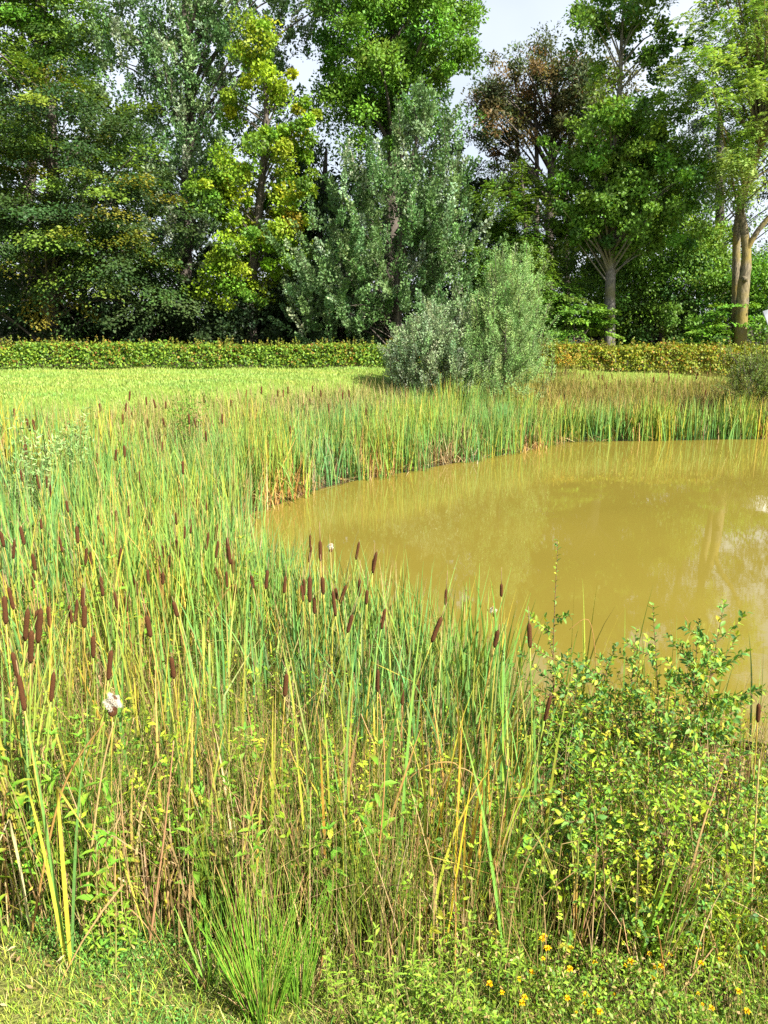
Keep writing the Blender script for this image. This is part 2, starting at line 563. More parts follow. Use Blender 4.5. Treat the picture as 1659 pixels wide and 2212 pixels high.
# ------------------------------------------------------------------ trees
def crown(spec, base, trunk, g_leaf, g_wood, style, pal_, n_bough, per, lsize, tipcol=None, tipfrac=0.0, bough_r=0.05,
          shell=0.35, branches=40, aspect=0.62, kfine=1.7, ragged=1.0, spread=1.0, up=0.0, low=0.25, tipz=None):
    """lobes of boughs; spec = [(u, v, ru, rv, Y, depth_radius, weight)] in frame units at distance Y"""
    vol = np.array([s[2] * s[3] * s[6] for s in spec], float)
    cnt = np.maximum(3, (n_bough * vol / vol.sum()).astype(int))
    tz = trunk[:, 2]
    allT, allO, lobe = [], [], []
    for li, (s, m) in enumerate(zip(spec, cnt)):
        u, v, ru, rv, Y, dr, _ = s
        c = W(u, v, Y)
        sc = Y / FPX / cos(PITCH)
        rad = np.array([ru * sc, dr, rv * sc])
        d = rvec(m)
        r = (shell + (1 - shell) * rng.random(m) ** 0.55)[:, None]
        r *= 1 + ragged * (0.2 * np.sin(d[:, :1] * 6 + d[:, 2:] * 5 + li) + 0.17 * rng.normal(size=(m, 1)))
        T = c + d * rad * r
        gap = np.sin(T[:, 0] * 1.9 + 1.7 * np.sin(T[:, 2] * 1.3 + li)) * np.sin(T[:, 2] * 2.1 + 1.5 * np.sin(T[:, 1] * 1.1 + 2 * li)) + 0.25 * rng.normal(size=m)
        ok = gap > -0.42 * ragged - (1 - ragged) * 2
        T, d = T[ok], d[ok]
        O = norm(d / rad * rad.min() + np.array([0, 0, 0.15]))
        allT.append(T)
        allO.append(O)
    T, O = np.concatenate(allT), np.concatenate(allO)
    keep = T[:, 2] > gz(base[0], base[1]) + low
    T, O = T[keep], O[keep]
    # branches
    ids = rng.choice(len(T), min(branches, len(T)), replace=False)
    for i in ids:
        t = T[i]
        ho = np.hypot(t[0] - base[0], t[1] - base[1])
        zs = np.clip(t[2] - 0.75 * ho - 0.3, tz[0] + 0.3 * (tz[-1] - tz[0]) * rng.random(), tz[-1] * 0.97 + 0.03 * tz[0])
        k = np.searchsorted(tz, zs)
        k = np.clip(k, 1, len(tz) - 1)
        f = (zs - tz[k - 1]) / max(1e-6, tz[k] - tz[k - 1])
        s0 = trunk[k - 1] * (1 - f) + trunk[k] * f
        m = s0 * 0.45 + t * 0.55 + np.array([0, 0, 0.12 * ho]) + rng.normal(size=3) * 0.1
        P = smooth_path([s0, m, t], 7)
        r0 = bough_r * (0.5 + 0.8 * rng.random())
        tube(g_wood, P, np.linspace(r0, r0 * 0.2, 7), 5)
    per, lsize = int(per * kfine), lsize / math.sqrt(kfine) * 1.04
    nb = len(T)
    # colour of each bough, then of each leaf
    cb = pal(nb, pal_, 0.14)
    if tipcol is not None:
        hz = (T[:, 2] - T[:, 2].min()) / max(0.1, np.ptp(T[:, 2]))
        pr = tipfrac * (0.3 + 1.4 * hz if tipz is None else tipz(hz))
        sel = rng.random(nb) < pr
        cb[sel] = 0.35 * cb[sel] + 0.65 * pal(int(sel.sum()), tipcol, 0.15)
    n = nb * per
    I = np.repeat(np.arange(nb), per)
    Oo = O[I]
    side = norm(np.cross(Oo, np.array([0, 0, 1.0]) + 1e-3))
    a = rng.uniform(-1, 1, n)
    b = rng.normal(size=n) * 0.45
    if style == 'spray':
        size = (0.55 + 0.75 * rng.random(nb))[I] * spread
        flat = norm(Oo * np.array([1, 1, 0.25]) + np.array([0, 0, -0.05]))
        wd = 0.55 * (1 - 0.55 * np.clip(a, 0, 1))
        P = T[I] + flat * (a * 0.75 * size)[:, None] + side * (b * wd * 1.6 * size)[:, None]
        P[:, 2] += rng.normal(size=n) * 0.07 * spread - 0.16 * size * (a * np.abs(a)) - 0.12 * size * np.abs(b)
        D = norm(flat * 0.7 + side * (np.sign(b) * 0.7)[:, None] + rng.normal(size=(n, 3)) * 0.35 + np.array([0, 0, -0.25]))
        Nn = norm(np.array([0, 0, 1.0]) + flat * 0.45 + rng.normal(size=(n, 3)) * 0.4)
    elif style == 'clump':
        q = rvec(n) * (rng.random(n) ** 0.45)[:, None]
        sz = (0.3 + 0.75 * rng.random(nb) ** 1.5)[I][:, None] * spread
        P = T[I] + q * sz * np.array([1, 1, 0.75])
        D = norm(q + rng.normal(size=(n, 3)) * 0.6)
        Nn = norm(q * 0.7 + Oo * 0.5 + np.array([0, 0, 0.55]) + rng.normal(size=(n, 3)) * 0.5)
    elif style == 'shoot':
        sh = norm(O * 0.55 + np.array([0, 0, 0.75 + up]) + rng.normal(size=(nb, 3)) * 0.28)
        ln = (0.7 + 0.9 * rng.random(nb)) * spread
        tt = rng.random(n)
        q = norm(np.cross(sh[I], rvec(n)))
        P = T[I] + sh[I] * ((tt - 0.5) * ln[I])[:, None] + q * (0.05 + 0.16 * (1 - tt) * rng.random(n))[:, None] * spread
        D = norm(q + sh[I] * 0.75 + rng.normal(size=(n, 3)) * 0.3)
        Nn = norm(rvec(n) * 0.8 + sh[I] * 0.4 + np.array([0, 0, 0.2]))
        k = rng.choice(nb, min(nb, 260), replace=False)
        e = T[k] + sh[k] * (0.5 * ln[k])[:, None]
        s_ = T[k] - sh[k] * (0.6 * ln[k])[:, None]
        for p0, p1 in zip(s_, e):
            tube(g_leaf, [p0, (p0 + p1) / 2 + rng.normal(size=3) * 0.02, p1], [0.012, 0.009, 0.004], 3, (0.13, 0.11, 0.075))
    else:                                # pinnate: drooping leaves of paired leaflets
        nl = 11
        nr = max(1, per // nl)
        I = np.repeat(np.arange(nb), nr)
        m = len(I)
        rd = norm(O[I] * 0.5 + rvec(m) * 0.9 + np.array([0, 0, 0.1]))
        r0 = T[I] + rvec(m) * (0.35 * spread * rng.random(m) ** 0.5)[:, None]
        rl = (0.22 + 0.14 * rng.random(m)) * spread
        tt = (np.arange(nl) // 2 / (nl // 2))
        sg = np.where(np.arange(nl) % 2 == 0, 1.0, -1.0)
        sdv = norm(np.cross(rd, np.array([0, 0, 1.0])))
        P = r0[:, None] + rd[:, None] * (rl[:, None] * (0.25 + 0.75 * tt)[None])[..., None]
        P[:, :, 2] -= rl[:, None] * 0.5 * tt[None] ** 2
        D = norm(rd[:, None] * 0.5 + sdv[:, None] * sg[None, :, None] + np.array([0, 0, -0.25]))
        P, D = P.reshape(-1, 3), D.reshape(-1, 3)
        I = np.repeat(I, nl)
        n = len(P)
        Nn = norm(np.array([0, 0, 1.0]) + rng.normal(size=(n, 3)) * 0.35)
    C = cb[I] * (1 + 0.16 * rng.normal(size=(n, 1))) * (1 + 0.05 * rng.normal(size=(n, 3)))
    L = lsize * (0.7 + 0.6 * rng.random(n))
    cards(g_leaf, P, D, Nn, L, L * aspect, np.clip(C, 0.006, 0.8))
    return T


def make_tree(name, label, cat, base_uY, trunk_pts, trunk_r, lobes, style, palette, n_bough, per, lsize, bark=M_BARK, leafmat=M_LEAF,
              extra=None, sides=9, group=None, parts=None, **kw):
    """trunk_pts: [(u, v, dY)] up the trunk; base from (u, Y) on the ground"""
    u0, Y0 = base_uY
    b = W(u0, 760, Y0)
    b[2] = gz(b[0], b[1]) - 0.05
    pts = [b] + [W(u, v, Y0 + dy) for u, v, dy in trunk_pts]
    path = smooth_path(pts, 7 * len(pts))
    r = np.interp(np.linspace(0, 1, len(path)), np.linspace(0, 1, len(trunk_r)), trunk_r)
    r[:3] *= np.array([1.35, 1.15, 1.05])
    r = r * (1 + 0.04 * rng.normal(size=len(r)))
    root = empty(name, b)
    tag(root, label, cat, group)
    gw, gl, gb = Geo(), Geo(), Geo()
    tube(gw, path, r, sides)
    for ex in (extra or []):
        e = smooth_path([W(u, v, Y0 + dy) for u, v, dy in ex[0]], 5 * len(ex[0]))
        tube(gw, e, np.linspace(ex[1], ex[2], len(e)), 7)
    crown(lobes, b, path, gl, gw, style, palette, n_bough, per, lsize, **kw)
    if parts:
        parts(gl, gb, b, path)
    gw.build('trunk', bark, root, b, smooth=True)
    if gb.V:
        gb.build('branches', M_TWIG if bark is not M_BARKY else M_BARKG, root, b)
    gl.build('crown', leafmat, root, b)
    return root


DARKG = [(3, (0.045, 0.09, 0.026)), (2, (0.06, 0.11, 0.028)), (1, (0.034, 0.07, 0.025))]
MIDG = [(3, (0.12, 0.24, 0.03)), (2, (0.16, 0.29, 0.035)), (1, (0.08, 0.18, 0.035))]
BRTG = [(3, (0.12, 0.26, 0.025)), (2, (0.16, 0.31, 0.035)), (1, (0.08, 0.19, 0.03))]
GREY = [(3, (0.125, 0.225, 0.075)), (2, (0.175, 0.28, 0.11)), (1, (0.09, 0.17, 0.05)), (0.8, (0.32, 0.40, 0.25))]
ASHG = [(3, (0.27, 0.42, 0.09)), (2, (0.34, 0.48, 0.13)), (1, (0.19, 0.33, 0.06))]
YELG = [(3, (0.19, 0.32, 0.022)), (2, (0.26, 0.37, 0.025)), (2, (0.13, 0.25, 0.028))]
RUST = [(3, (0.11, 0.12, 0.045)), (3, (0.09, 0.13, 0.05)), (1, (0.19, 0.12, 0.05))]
SHAD = [(1, (0.03, 0.055, 0.02)), (1, (0.04, 0.07, 0.022))]  # shade under and behind the trees put into the leaf colour

# -- back row, standing far behind the hedge
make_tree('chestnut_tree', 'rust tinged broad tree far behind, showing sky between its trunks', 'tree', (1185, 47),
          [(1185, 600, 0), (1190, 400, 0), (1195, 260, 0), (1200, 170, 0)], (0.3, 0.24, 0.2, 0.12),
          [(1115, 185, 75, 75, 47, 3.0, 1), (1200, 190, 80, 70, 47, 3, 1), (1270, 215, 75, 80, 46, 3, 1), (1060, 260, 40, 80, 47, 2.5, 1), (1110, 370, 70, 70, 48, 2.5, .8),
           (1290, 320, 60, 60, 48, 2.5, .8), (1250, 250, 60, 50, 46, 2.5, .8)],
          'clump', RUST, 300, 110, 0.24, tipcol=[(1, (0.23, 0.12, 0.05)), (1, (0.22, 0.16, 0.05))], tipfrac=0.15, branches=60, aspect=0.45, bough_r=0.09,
          extra=[([(1150, 740, 0), (1160, 420, 0), (1155, 200, 0)], 0.2, 0.08), ([(1230, 740, 1), (1222, 420, 1), (1240, 220, 0)], 0.2, 0.08),
                 ([(1130, 740, -1), (1135, 480, -1), (1110, 260, 0)], 0.16, 0.06)])
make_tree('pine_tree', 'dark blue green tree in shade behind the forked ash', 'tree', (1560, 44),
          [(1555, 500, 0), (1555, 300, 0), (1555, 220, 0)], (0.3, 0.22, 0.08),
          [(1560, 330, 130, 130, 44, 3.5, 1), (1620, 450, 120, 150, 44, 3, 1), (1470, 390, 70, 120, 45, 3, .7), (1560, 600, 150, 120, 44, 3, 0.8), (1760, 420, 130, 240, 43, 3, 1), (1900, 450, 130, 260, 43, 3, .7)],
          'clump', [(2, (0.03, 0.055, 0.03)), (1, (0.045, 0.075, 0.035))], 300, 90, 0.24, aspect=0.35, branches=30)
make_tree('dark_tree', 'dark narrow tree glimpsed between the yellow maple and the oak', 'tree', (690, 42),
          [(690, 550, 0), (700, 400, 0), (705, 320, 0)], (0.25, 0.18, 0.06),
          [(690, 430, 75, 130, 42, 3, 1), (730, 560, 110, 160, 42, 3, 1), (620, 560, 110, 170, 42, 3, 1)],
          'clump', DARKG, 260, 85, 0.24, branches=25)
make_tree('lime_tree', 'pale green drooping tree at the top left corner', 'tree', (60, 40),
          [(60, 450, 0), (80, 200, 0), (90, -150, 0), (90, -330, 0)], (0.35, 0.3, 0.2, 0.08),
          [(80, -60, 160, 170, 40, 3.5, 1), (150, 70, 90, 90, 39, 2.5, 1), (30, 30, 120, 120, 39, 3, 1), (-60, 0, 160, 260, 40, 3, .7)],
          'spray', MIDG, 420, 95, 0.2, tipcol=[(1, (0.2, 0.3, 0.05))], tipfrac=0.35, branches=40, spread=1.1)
make_tree('poplar_tree', 'tall grey green poplar with pale bare limbs behind the hornbeam', 'tree', (400, 38),
          [(400, 500, 0), (410, 250, 0), (400, 0, 0), (395, -300, 0)], (0.34, 0.28, 0.2, 0.08),
          [(390, 60, 190, 120, 38, 3, 1), (330, 230, 130, 150, 37, 2.6, 1), (470, 230, 150, 170, 38, 3, 1), (520, 30, 190, 120, 38, 3, .9), (400, 420, 130, 160, 37, 2.6, 1),
           (420, -180, 220, 180, 38, 3.5, .6), (620, 10, 90, 90, 38, 2, .7), (600, 190, 50, 110, 39, 2, 0.4)],
          'shoot', GREY, 900, 70, 0.17, leafmat=M_PALE, branches=70, bough_r=0.07, spread=1.0, aspect=0.6)
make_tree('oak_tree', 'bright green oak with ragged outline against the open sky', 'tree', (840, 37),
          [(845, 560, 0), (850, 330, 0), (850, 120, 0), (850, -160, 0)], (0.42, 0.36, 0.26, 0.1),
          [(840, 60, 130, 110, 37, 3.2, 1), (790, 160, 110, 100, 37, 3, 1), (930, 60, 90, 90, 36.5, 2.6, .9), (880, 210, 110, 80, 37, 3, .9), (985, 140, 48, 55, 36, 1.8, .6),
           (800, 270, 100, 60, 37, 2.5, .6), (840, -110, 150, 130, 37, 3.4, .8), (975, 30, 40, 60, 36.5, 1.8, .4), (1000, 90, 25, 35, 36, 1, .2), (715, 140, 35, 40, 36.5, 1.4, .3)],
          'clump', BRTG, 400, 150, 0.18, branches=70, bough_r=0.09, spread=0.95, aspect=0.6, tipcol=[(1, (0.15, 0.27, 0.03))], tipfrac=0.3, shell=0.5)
# -- middle row
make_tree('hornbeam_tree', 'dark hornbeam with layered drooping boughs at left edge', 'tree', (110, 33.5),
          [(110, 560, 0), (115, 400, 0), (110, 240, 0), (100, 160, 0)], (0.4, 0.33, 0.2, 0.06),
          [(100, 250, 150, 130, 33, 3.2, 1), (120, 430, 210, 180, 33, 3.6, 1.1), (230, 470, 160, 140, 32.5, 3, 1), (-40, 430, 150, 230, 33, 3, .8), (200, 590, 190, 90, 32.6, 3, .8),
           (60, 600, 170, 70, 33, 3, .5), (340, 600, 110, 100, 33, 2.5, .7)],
          'spray', DARKG, 400, 170, 0.17, tipcol=[(3, (0.2, 0.31, 0.03)), (1, (0.32, 0.3, 0.03))], tipfrac=0.33, branches=80, spread=1.45, bough_r=0.05)  # sunlit bough tips painted as lighter yellow green leaf colour
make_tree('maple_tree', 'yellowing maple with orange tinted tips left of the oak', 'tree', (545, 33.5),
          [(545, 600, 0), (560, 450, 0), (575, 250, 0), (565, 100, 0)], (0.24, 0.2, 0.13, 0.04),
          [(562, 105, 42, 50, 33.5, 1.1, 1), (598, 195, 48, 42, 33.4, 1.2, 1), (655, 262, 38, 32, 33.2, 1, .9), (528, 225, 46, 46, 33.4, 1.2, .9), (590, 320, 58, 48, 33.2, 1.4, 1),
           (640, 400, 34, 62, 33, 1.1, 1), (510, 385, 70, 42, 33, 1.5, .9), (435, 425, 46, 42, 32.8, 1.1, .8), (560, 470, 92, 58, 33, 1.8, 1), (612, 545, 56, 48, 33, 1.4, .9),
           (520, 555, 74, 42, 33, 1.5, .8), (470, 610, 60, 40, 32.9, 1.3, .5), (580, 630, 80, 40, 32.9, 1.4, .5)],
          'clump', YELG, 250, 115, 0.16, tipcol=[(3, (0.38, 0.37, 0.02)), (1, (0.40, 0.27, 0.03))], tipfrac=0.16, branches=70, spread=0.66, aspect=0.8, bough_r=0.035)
make_tree('white_poplar', 'broad silver leaved poplar thicket rising to a point mid picture', 'tree', (860, 31.5),
          [(860, 600, 0), (880, 400, 0), (915, 240, 0)], (0.2, 0.14, 0.03),
          [(920, 300, 55, 95, 31.5, 1.4, 1), (880, 430, 140, 120, 31.5, 2.2, 1), (830, 560, 190, 130, 31.3, 2.6, 1), (960, 480, 90, 160, 31.5, 2.2, 1), (740, 600, 110, 110, 31.2, 2.2, .8),
           (760, 430, 50, 90, 31.5, 1.4, .6), (880, 680, 180, 80, 31.3, 2.4, .7), (680, 660, 80, 90, 31.5, 2, .7)],
          'shoot', GREY, 900, 75, 0.13, leafmat=M_PALE, branches=70, bough_r=0.03, spread=0.85, aspect=0.72, up=0.15)
make_tree('rowan_tree', 'small feathery green tree beside the silver poplar', 'tree', (1115, 33.5),
          [(1115, 620, 0), (1110, 500, 0), (1100, 400, 0)], (0.12, 0.09, 0.03),
          [(1090, 450, 60, 80, 33.5, 1.5, 1), (1140, 500, 70, 80, 33, 1.8, 1), (1090, 590, 100, 80, 33, 1.8, 1), (1180, 600, 60, 70, 33, 1.5, .8), (1150, 680, 90, 60, 33, 1.6, .6)],
          'pinnate', MIDG, 330, 154, 0.16, branches=45, bough_r=0.025, spread=1.2, aspect=0.38, tipcol=[(1, (0.16, 0.26, 0.03))], tipfrac=0.4)
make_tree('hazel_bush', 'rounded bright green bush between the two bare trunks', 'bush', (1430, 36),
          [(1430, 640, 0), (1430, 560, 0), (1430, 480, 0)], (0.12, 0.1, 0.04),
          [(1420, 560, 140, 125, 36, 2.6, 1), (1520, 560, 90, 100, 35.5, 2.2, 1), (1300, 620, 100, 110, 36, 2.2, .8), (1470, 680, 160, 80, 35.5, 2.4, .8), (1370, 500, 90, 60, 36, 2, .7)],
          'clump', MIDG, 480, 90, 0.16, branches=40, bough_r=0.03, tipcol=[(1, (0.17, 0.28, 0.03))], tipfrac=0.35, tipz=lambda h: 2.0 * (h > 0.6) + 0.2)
make_tree('sycamore_tree', 'slender sycamore with straight grey trunk and thin open top', 'tree', (1317, 32.5),
          [(1319, 560, 0), (1325, 400, 0), (1338, 200, 0), (1345, 40, 0), (1360, -120, 0)], (0.235, 0.2, 0.16, 0.1, 0.05, 0.02),
          [(1340, 330, 110, 90, 32.5, 2.4, 1), (1280, 420, 90, 80, 32.3, 2.2, 1), (1400, 400, 105, 90, 32.3, 2.4, 1), (1330, 490, 130, 55, 32.2, 2.2, .8), (1380, 250, 60, 70, 32.5, 1.8, .5),
           (1270, 60, 50, 40, 32.5, 1.2, .5), (1400, 40, 60, 60, 32.5, 1.6, .4), (1335, 20, 70, 60, 32.5, 1.5, .35), (1330, -100, 80, 90, 32.5, 1.6, .3), (1430, 120, 50, 40, 32.5, 1.2, .5), (1330, 130, 70, 50, 32.5, 1.5, .3)],
          'clump', MIDG, 560, 85, 0.16, bark=M_BARKG, branches=120, spread=0.62, aspect=0.8, bough_r=0.045, tipcol=[(1, (0.17, 0.26, 0.03))], tipfrac=0.25)
make_tree('ash_tree', 'forked ash with yellow lichened trunk and feathery leaves', 'tree', (1600, 30.5),
          [(1604, 640, 0), (1612, 560, 0), (1608, 500, 0), (1598, 430, -.1), (1620, 380, 0), (1650, 300, 0)], (0.24, 0.215, 0.17, 0.13, 0.11, 0.09),
          [(1600, 60, 110, 110, 30.5, 2.4, 1), (1560, 220, 110, 80, 30.4, 2.2, 1), (1640, 300, 100, 100, 30.3, 2.2, 1), (1570, 350, 55, 60, 30.2, 1.6, .8), (1510, 140, 50, 60, 30.5, 1.6, .5),
           (1700, 100, 90, 220, 30.5, 2.2, .7), (1600, -110, 110, 100, 30.5, 2.4, .6), (1690, -330, 150, 200, 30.5, 2.8, .7)],
          'pinnate', ASHG, 430, 165, 0.17, bark=M_BARKY, branches=60, bough_r=0.04, spread=1.3, aspect=0.4,
          extra=[([(1590, 745, .7), (1590, 600, .7), (1593, 480, .6), (1612, 400, .4), (1640, 150, .2), (1640, -60, .2)], 0.19, 0.06),
                 ([(1610, 545, 0), (1636, 500, -.2), (1690, 430, -.4), (1740, 330, -.4)], 0.12, 0.06),
                 ([(1592, 440, -.1), (1570, 330, -.2), (1540, 200, -.2)], 0.06, 0.02), ([(1604, 600, 0), (1609, 603, -.22), (1611, 606, -.3)], 0.11, 0.1), ([(1608, 575, 0), (1622, 566, -.05)], 0.06, 0.05)])
make_tree('elder_bush', 'leafy yellow green bush behind the ash at right edge', 'bush', (1650, 34),
          [(1650, 680, 0), (1650, 600, 0)], (0.1, 0.04),
          [(1640, 610, 70, 70, 34, 1.8, 1), (1680, 680, 80, 70, 33.5, 1.8, 1)],
          'clump', BRTG, 150, 90, 0.15, branches=15, bough_r=0.02)
make_tree('undergrowth_bush', 'lush leafy undergrowth just left of the sycamore trunk', 'bush', (1240, 31.5),
          [(1240, 700, 0), (1240, 660, 0)], (0.05, 0.02),
          [(1230, 690, 60, 55, 31.5, 1.0, 1), (1290, 710, 50, 45, 31.5, 1.0, 1), (1190, 650, 40, 60, 32, 1.0, .7)],
          'spray', MIDG, 120, 70, 0.17, branches=10, spread=0.55, bough_r=0.02)
make_tree('bramble_bush', 'bright leafy bramble leaning against the foot of the ash trunk', 'bush', (1555, 31),
          [(1555, 720, 0), (1555, 680, 0)], (0.05, 0.02),
          [(1560, 690, 45, 50, 31, 1.0, 1), (1520, 720, 45, 30, 31, 1.0, 1)],
          'spray', BRTG, 70, 70, 0.15, branches=10, spread=0.5, bough_r=0.02)
# shrubs under the left trees, their shade painted as dark leaf colour, each one behind its stretch of hedge
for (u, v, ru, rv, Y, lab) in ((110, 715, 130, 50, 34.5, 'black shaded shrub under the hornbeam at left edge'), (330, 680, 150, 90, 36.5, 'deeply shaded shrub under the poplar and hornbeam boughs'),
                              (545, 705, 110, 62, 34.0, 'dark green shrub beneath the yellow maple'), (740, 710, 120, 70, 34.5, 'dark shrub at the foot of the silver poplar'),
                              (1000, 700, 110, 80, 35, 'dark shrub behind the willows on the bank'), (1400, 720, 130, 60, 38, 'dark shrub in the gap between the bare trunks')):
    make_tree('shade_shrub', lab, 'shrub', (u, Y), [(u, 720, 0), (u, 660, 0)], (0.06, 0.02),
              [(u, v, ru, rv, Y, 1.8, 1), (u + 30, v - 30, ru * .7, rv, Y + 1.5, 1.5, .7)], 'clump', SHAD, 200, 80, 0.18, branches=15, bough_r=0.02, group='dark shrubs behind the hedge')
# a far wood closing the gaps
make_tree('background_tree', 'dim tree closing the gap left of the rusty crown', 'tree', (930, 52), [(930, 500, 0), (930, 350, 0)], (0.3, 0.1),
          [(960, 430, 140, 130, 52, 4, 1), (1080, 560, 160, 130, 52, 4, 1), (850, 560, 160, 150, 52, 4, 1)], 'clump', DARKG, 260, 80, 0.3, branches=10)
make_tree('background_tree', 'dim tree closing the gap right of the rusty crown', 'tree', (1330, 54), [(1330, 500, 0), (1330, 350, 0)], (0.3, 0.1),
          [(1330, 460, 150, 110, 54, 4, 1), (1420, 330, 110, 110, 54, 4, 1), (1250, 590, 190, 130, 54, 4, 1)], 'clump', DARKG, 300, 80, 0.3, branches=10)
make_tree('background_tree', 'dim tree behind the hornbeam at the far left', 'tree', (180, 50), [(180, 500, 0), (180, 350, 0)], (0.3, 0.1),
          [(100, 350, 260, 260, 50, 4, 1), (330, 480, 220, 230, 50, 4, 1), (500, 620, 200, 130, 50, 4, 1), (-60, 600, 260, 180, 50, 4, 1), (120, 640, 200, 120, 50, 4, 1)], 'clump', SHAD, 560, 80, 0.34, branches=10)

# willows on the bank
WIL = [(3, (0.22, 0.31, 0.15)), (2, (0.31, 0.39, 0.22)), (1, (0.15, 0.24, 0.09))]
WILG = [(3, (0.23, 0.37, 0.12)), (2, (0.30, 0.44, 0.15)), (1, (0.16, 0.28, 0.08))]
make_tree('goat_willow', 'low silvery willow bush with upright shoots on the bank', 'bush', (930, 23.6), [(930, 800, 0), (925, 730, 0)], (0.05, 0.02),
          [(925, 770, 85, 75, 23.6, 1.0, 1), (960, 720, 60, 60, 23.8, .9, .8), (870, 790, 45, 55, 23.6, .8, .7), (980, 800, 60, 50, 23.5, 0.8, .6)],
          'shoot', WIL, 420, 62, 0.075, leafmat=M_PALE, branches=25, bough_r=0.015, spread=0.55, aspect=0.5, up=0.35, low=0.05, ragged=0.35)
make_tree('osier_willow', 'taller feathery grey green willow bush right of the silvery one', 'bush', (1090, 23.9), [(1090, 760, 0), (1095, 640, 0)], (0.06, 0.02),
          [(1108, 625, 60, 78, 23.9, 1.0, 1), (1090, 730, 95, 90, 23.8, 1.2, 1), (1090, 810, 100, 55, 23.7, 1.2, .8), (1040, 690, 45, 60, 23.9, .8, .6)],
          'shoot', WILG, 560, 75, 0.085, leafmat=M_PALE, branches=25, bough_r=0.015, spread=0.6, aspect=0.24, up=0.3, low=0.05, ragged=0.35)
make_tree('bank_bush', 'fine leaved yellow green bush on the right bank', 'bush', (1620, 24.0), [(1620, 820, 0), (1620, 780, 0)], (0.04, 0.02),
          [(1610, 820, 75, 60, 24, 1.0, 1), (1680, 800, 70, 60, 24, 1.0, 1), (1650, 770, 60, 35, 24.2, .8, .6)],
          'shoot', [(2, (0.17, 0.24, 0.05)), (1, (0.22, 0.27, 0.06)), (1, (0.12, 0.19, 0.04))], 300, 55, 0.07, branches=15, bough_r=0.012, spread=0.5, aspect=0.35, low=0.05)


# ------------------------------------------------------------------ hedge
def hedge(name, label, a, b, h0, h1, n, seed_cols, group=None):
    a, b = np.array(a), np.array(b)
    ln = np.linalg.norm(b - a)
    ax = (b - a) / ln
    nr = np.array([ax[1], -ax[0]])
    root = empty(name, (*a, gz(*a)))
    tag(root, label, 'hedge', group)
    s = rng.random(n)
    # leaves concentrated in the clipped skin
    side = rng.random(n)
    q = np.where(side < 0.45, 0.5 - 0.14 * rng.random(n) ** 1.5, rng.uniform(-0.5, 0.5, n))
    hh = h0 + (h1 - h0) * s
    hh = hh * (1 + 0.045 * np.sin(s * ln * 1.1 + np.sin(s * ln * 0.37) * 2) + 0.03 * np.sin(s * ln * 4.1 + 1))
    top = (side > 0.7)
    k = np.where(top, 1 - 0.12 * rng.random(n) ** 1.5, 0.10 + 0.9 * rng.random(n) ** 0.85)
    shoot = top & (rng.random(n) < 0.05)
    k = np.where(shoot, 1 + 0.16 * rng.random(n), k)
    lump = 0.04 * np.sin(s * ln * 7 + k * 5) + 0.03 * rng.normal(size=n)
    xy = a[None] + ax[None] * (s * ln)[:, None] + nr[None] * ((q * 0.8) + lump)[:, None]
    z = ground(xy[:, 0], xy[:, 1]) + k * hh
    P = np.stack([xy[:, 0], xy[:, 1], z], -1)
    Nn = norm(np.where(top[:, None], np.array([[0, 0, 1.0]]), np.array([[nr[0], nr[1], 0.35]])) + rng.normal(size=(n, 3)) * 0.5)
    D = norm(rvec(n) + np.array([0, 0, -0.2]))
    C = pal(n, seed_cols, 0.18)
    patch = (0.5 + 0.5 * np.sin(s * ln * 0.8 + 2) * np.sin(s * ln * 2.3))
    m = rng.random(n) < 0.2 * patch * (0.35 + k)
    C[m] = pal(int(m.sum()), [(2, (0.30, 0.19, 0.03)), (1, (0.36, 0.25, 0.04)), (1, (0.2, 0.1, 0.03))], 0.15)
    g = Geo()
    L = 0.095 * (0.7 + 0.6 * rng.random(n))
    cards(g, P, D, Nn, L, L * 0.68, C)
    g.build('foliage', M_LEAF, root, (*a, gz(*a)))
    g = Geo()
    m = int(ln * 9)
    s = (np.arange(m) + rng.random(m)) / m
    xy = a[None] + ax[None] * (s * ln)[:, None] + nr[None] * rng.uniform(-0.2, 0.2, m)[:, None]
    base = np.stack([xy[:, 0], xy[:, 1], ground(xy[:, 0], xy[:, 1]) - 0.03], -1)
    cc = np.tile(np.array([[0.12, 0.09, 0.06]]), (m, 1))
    stems(g, base, np.full(m, 0.8 * min(h0, h1)), rng.uniform(0, 0.2, m), rng.uniform(0, 2 * pi, m), rng.uniform(0, 0.3, m), rng.uniform(0.012, 0.02, m), cc, cc, 4, sides=4)
    g.build('stems', M_TWIG, root, (*a, gz(*a)))
    g = Geo()
    m = int(ln * 14)
    s = rng.random(m)
    xy = a[None] + ax[None] * (s * ln)[:, None] + nr[None] * rng.uniform(-0.35, 0.35, m)[:, None]
    hh = h0 + (h1 - h0) * s
    base = np.stack([xy[:, 0], xy[:, 1], ground(xy[:, 0], xy[:, 1]) + hh * 0.94], -1)
    Ls = rng.uniform(0.05, 0.36, m) ** 1.4 * 1.5
    P = spine(base, Ls, rng.uniform(0, .3, m), rng.uniform(0, 6.28, m), rng.uniform(0, .3, m), 5).reshape(-1, 3)
    P = np.repeat(P, 3, 0)
    cards(g, P, norm(rvec(len(P)) + np.array([0, 0, .5])), rvec(len(P)), np.full(len(P), 0.07), np.full(len(P), 0.045), pal(len(P), [(2, (0.2, 0.25, 0.04)), (1, (0.28, 0.22, 0.04))]))
    g.build('top_shoots', M_LEAF, root, (*a, gz(*a)))


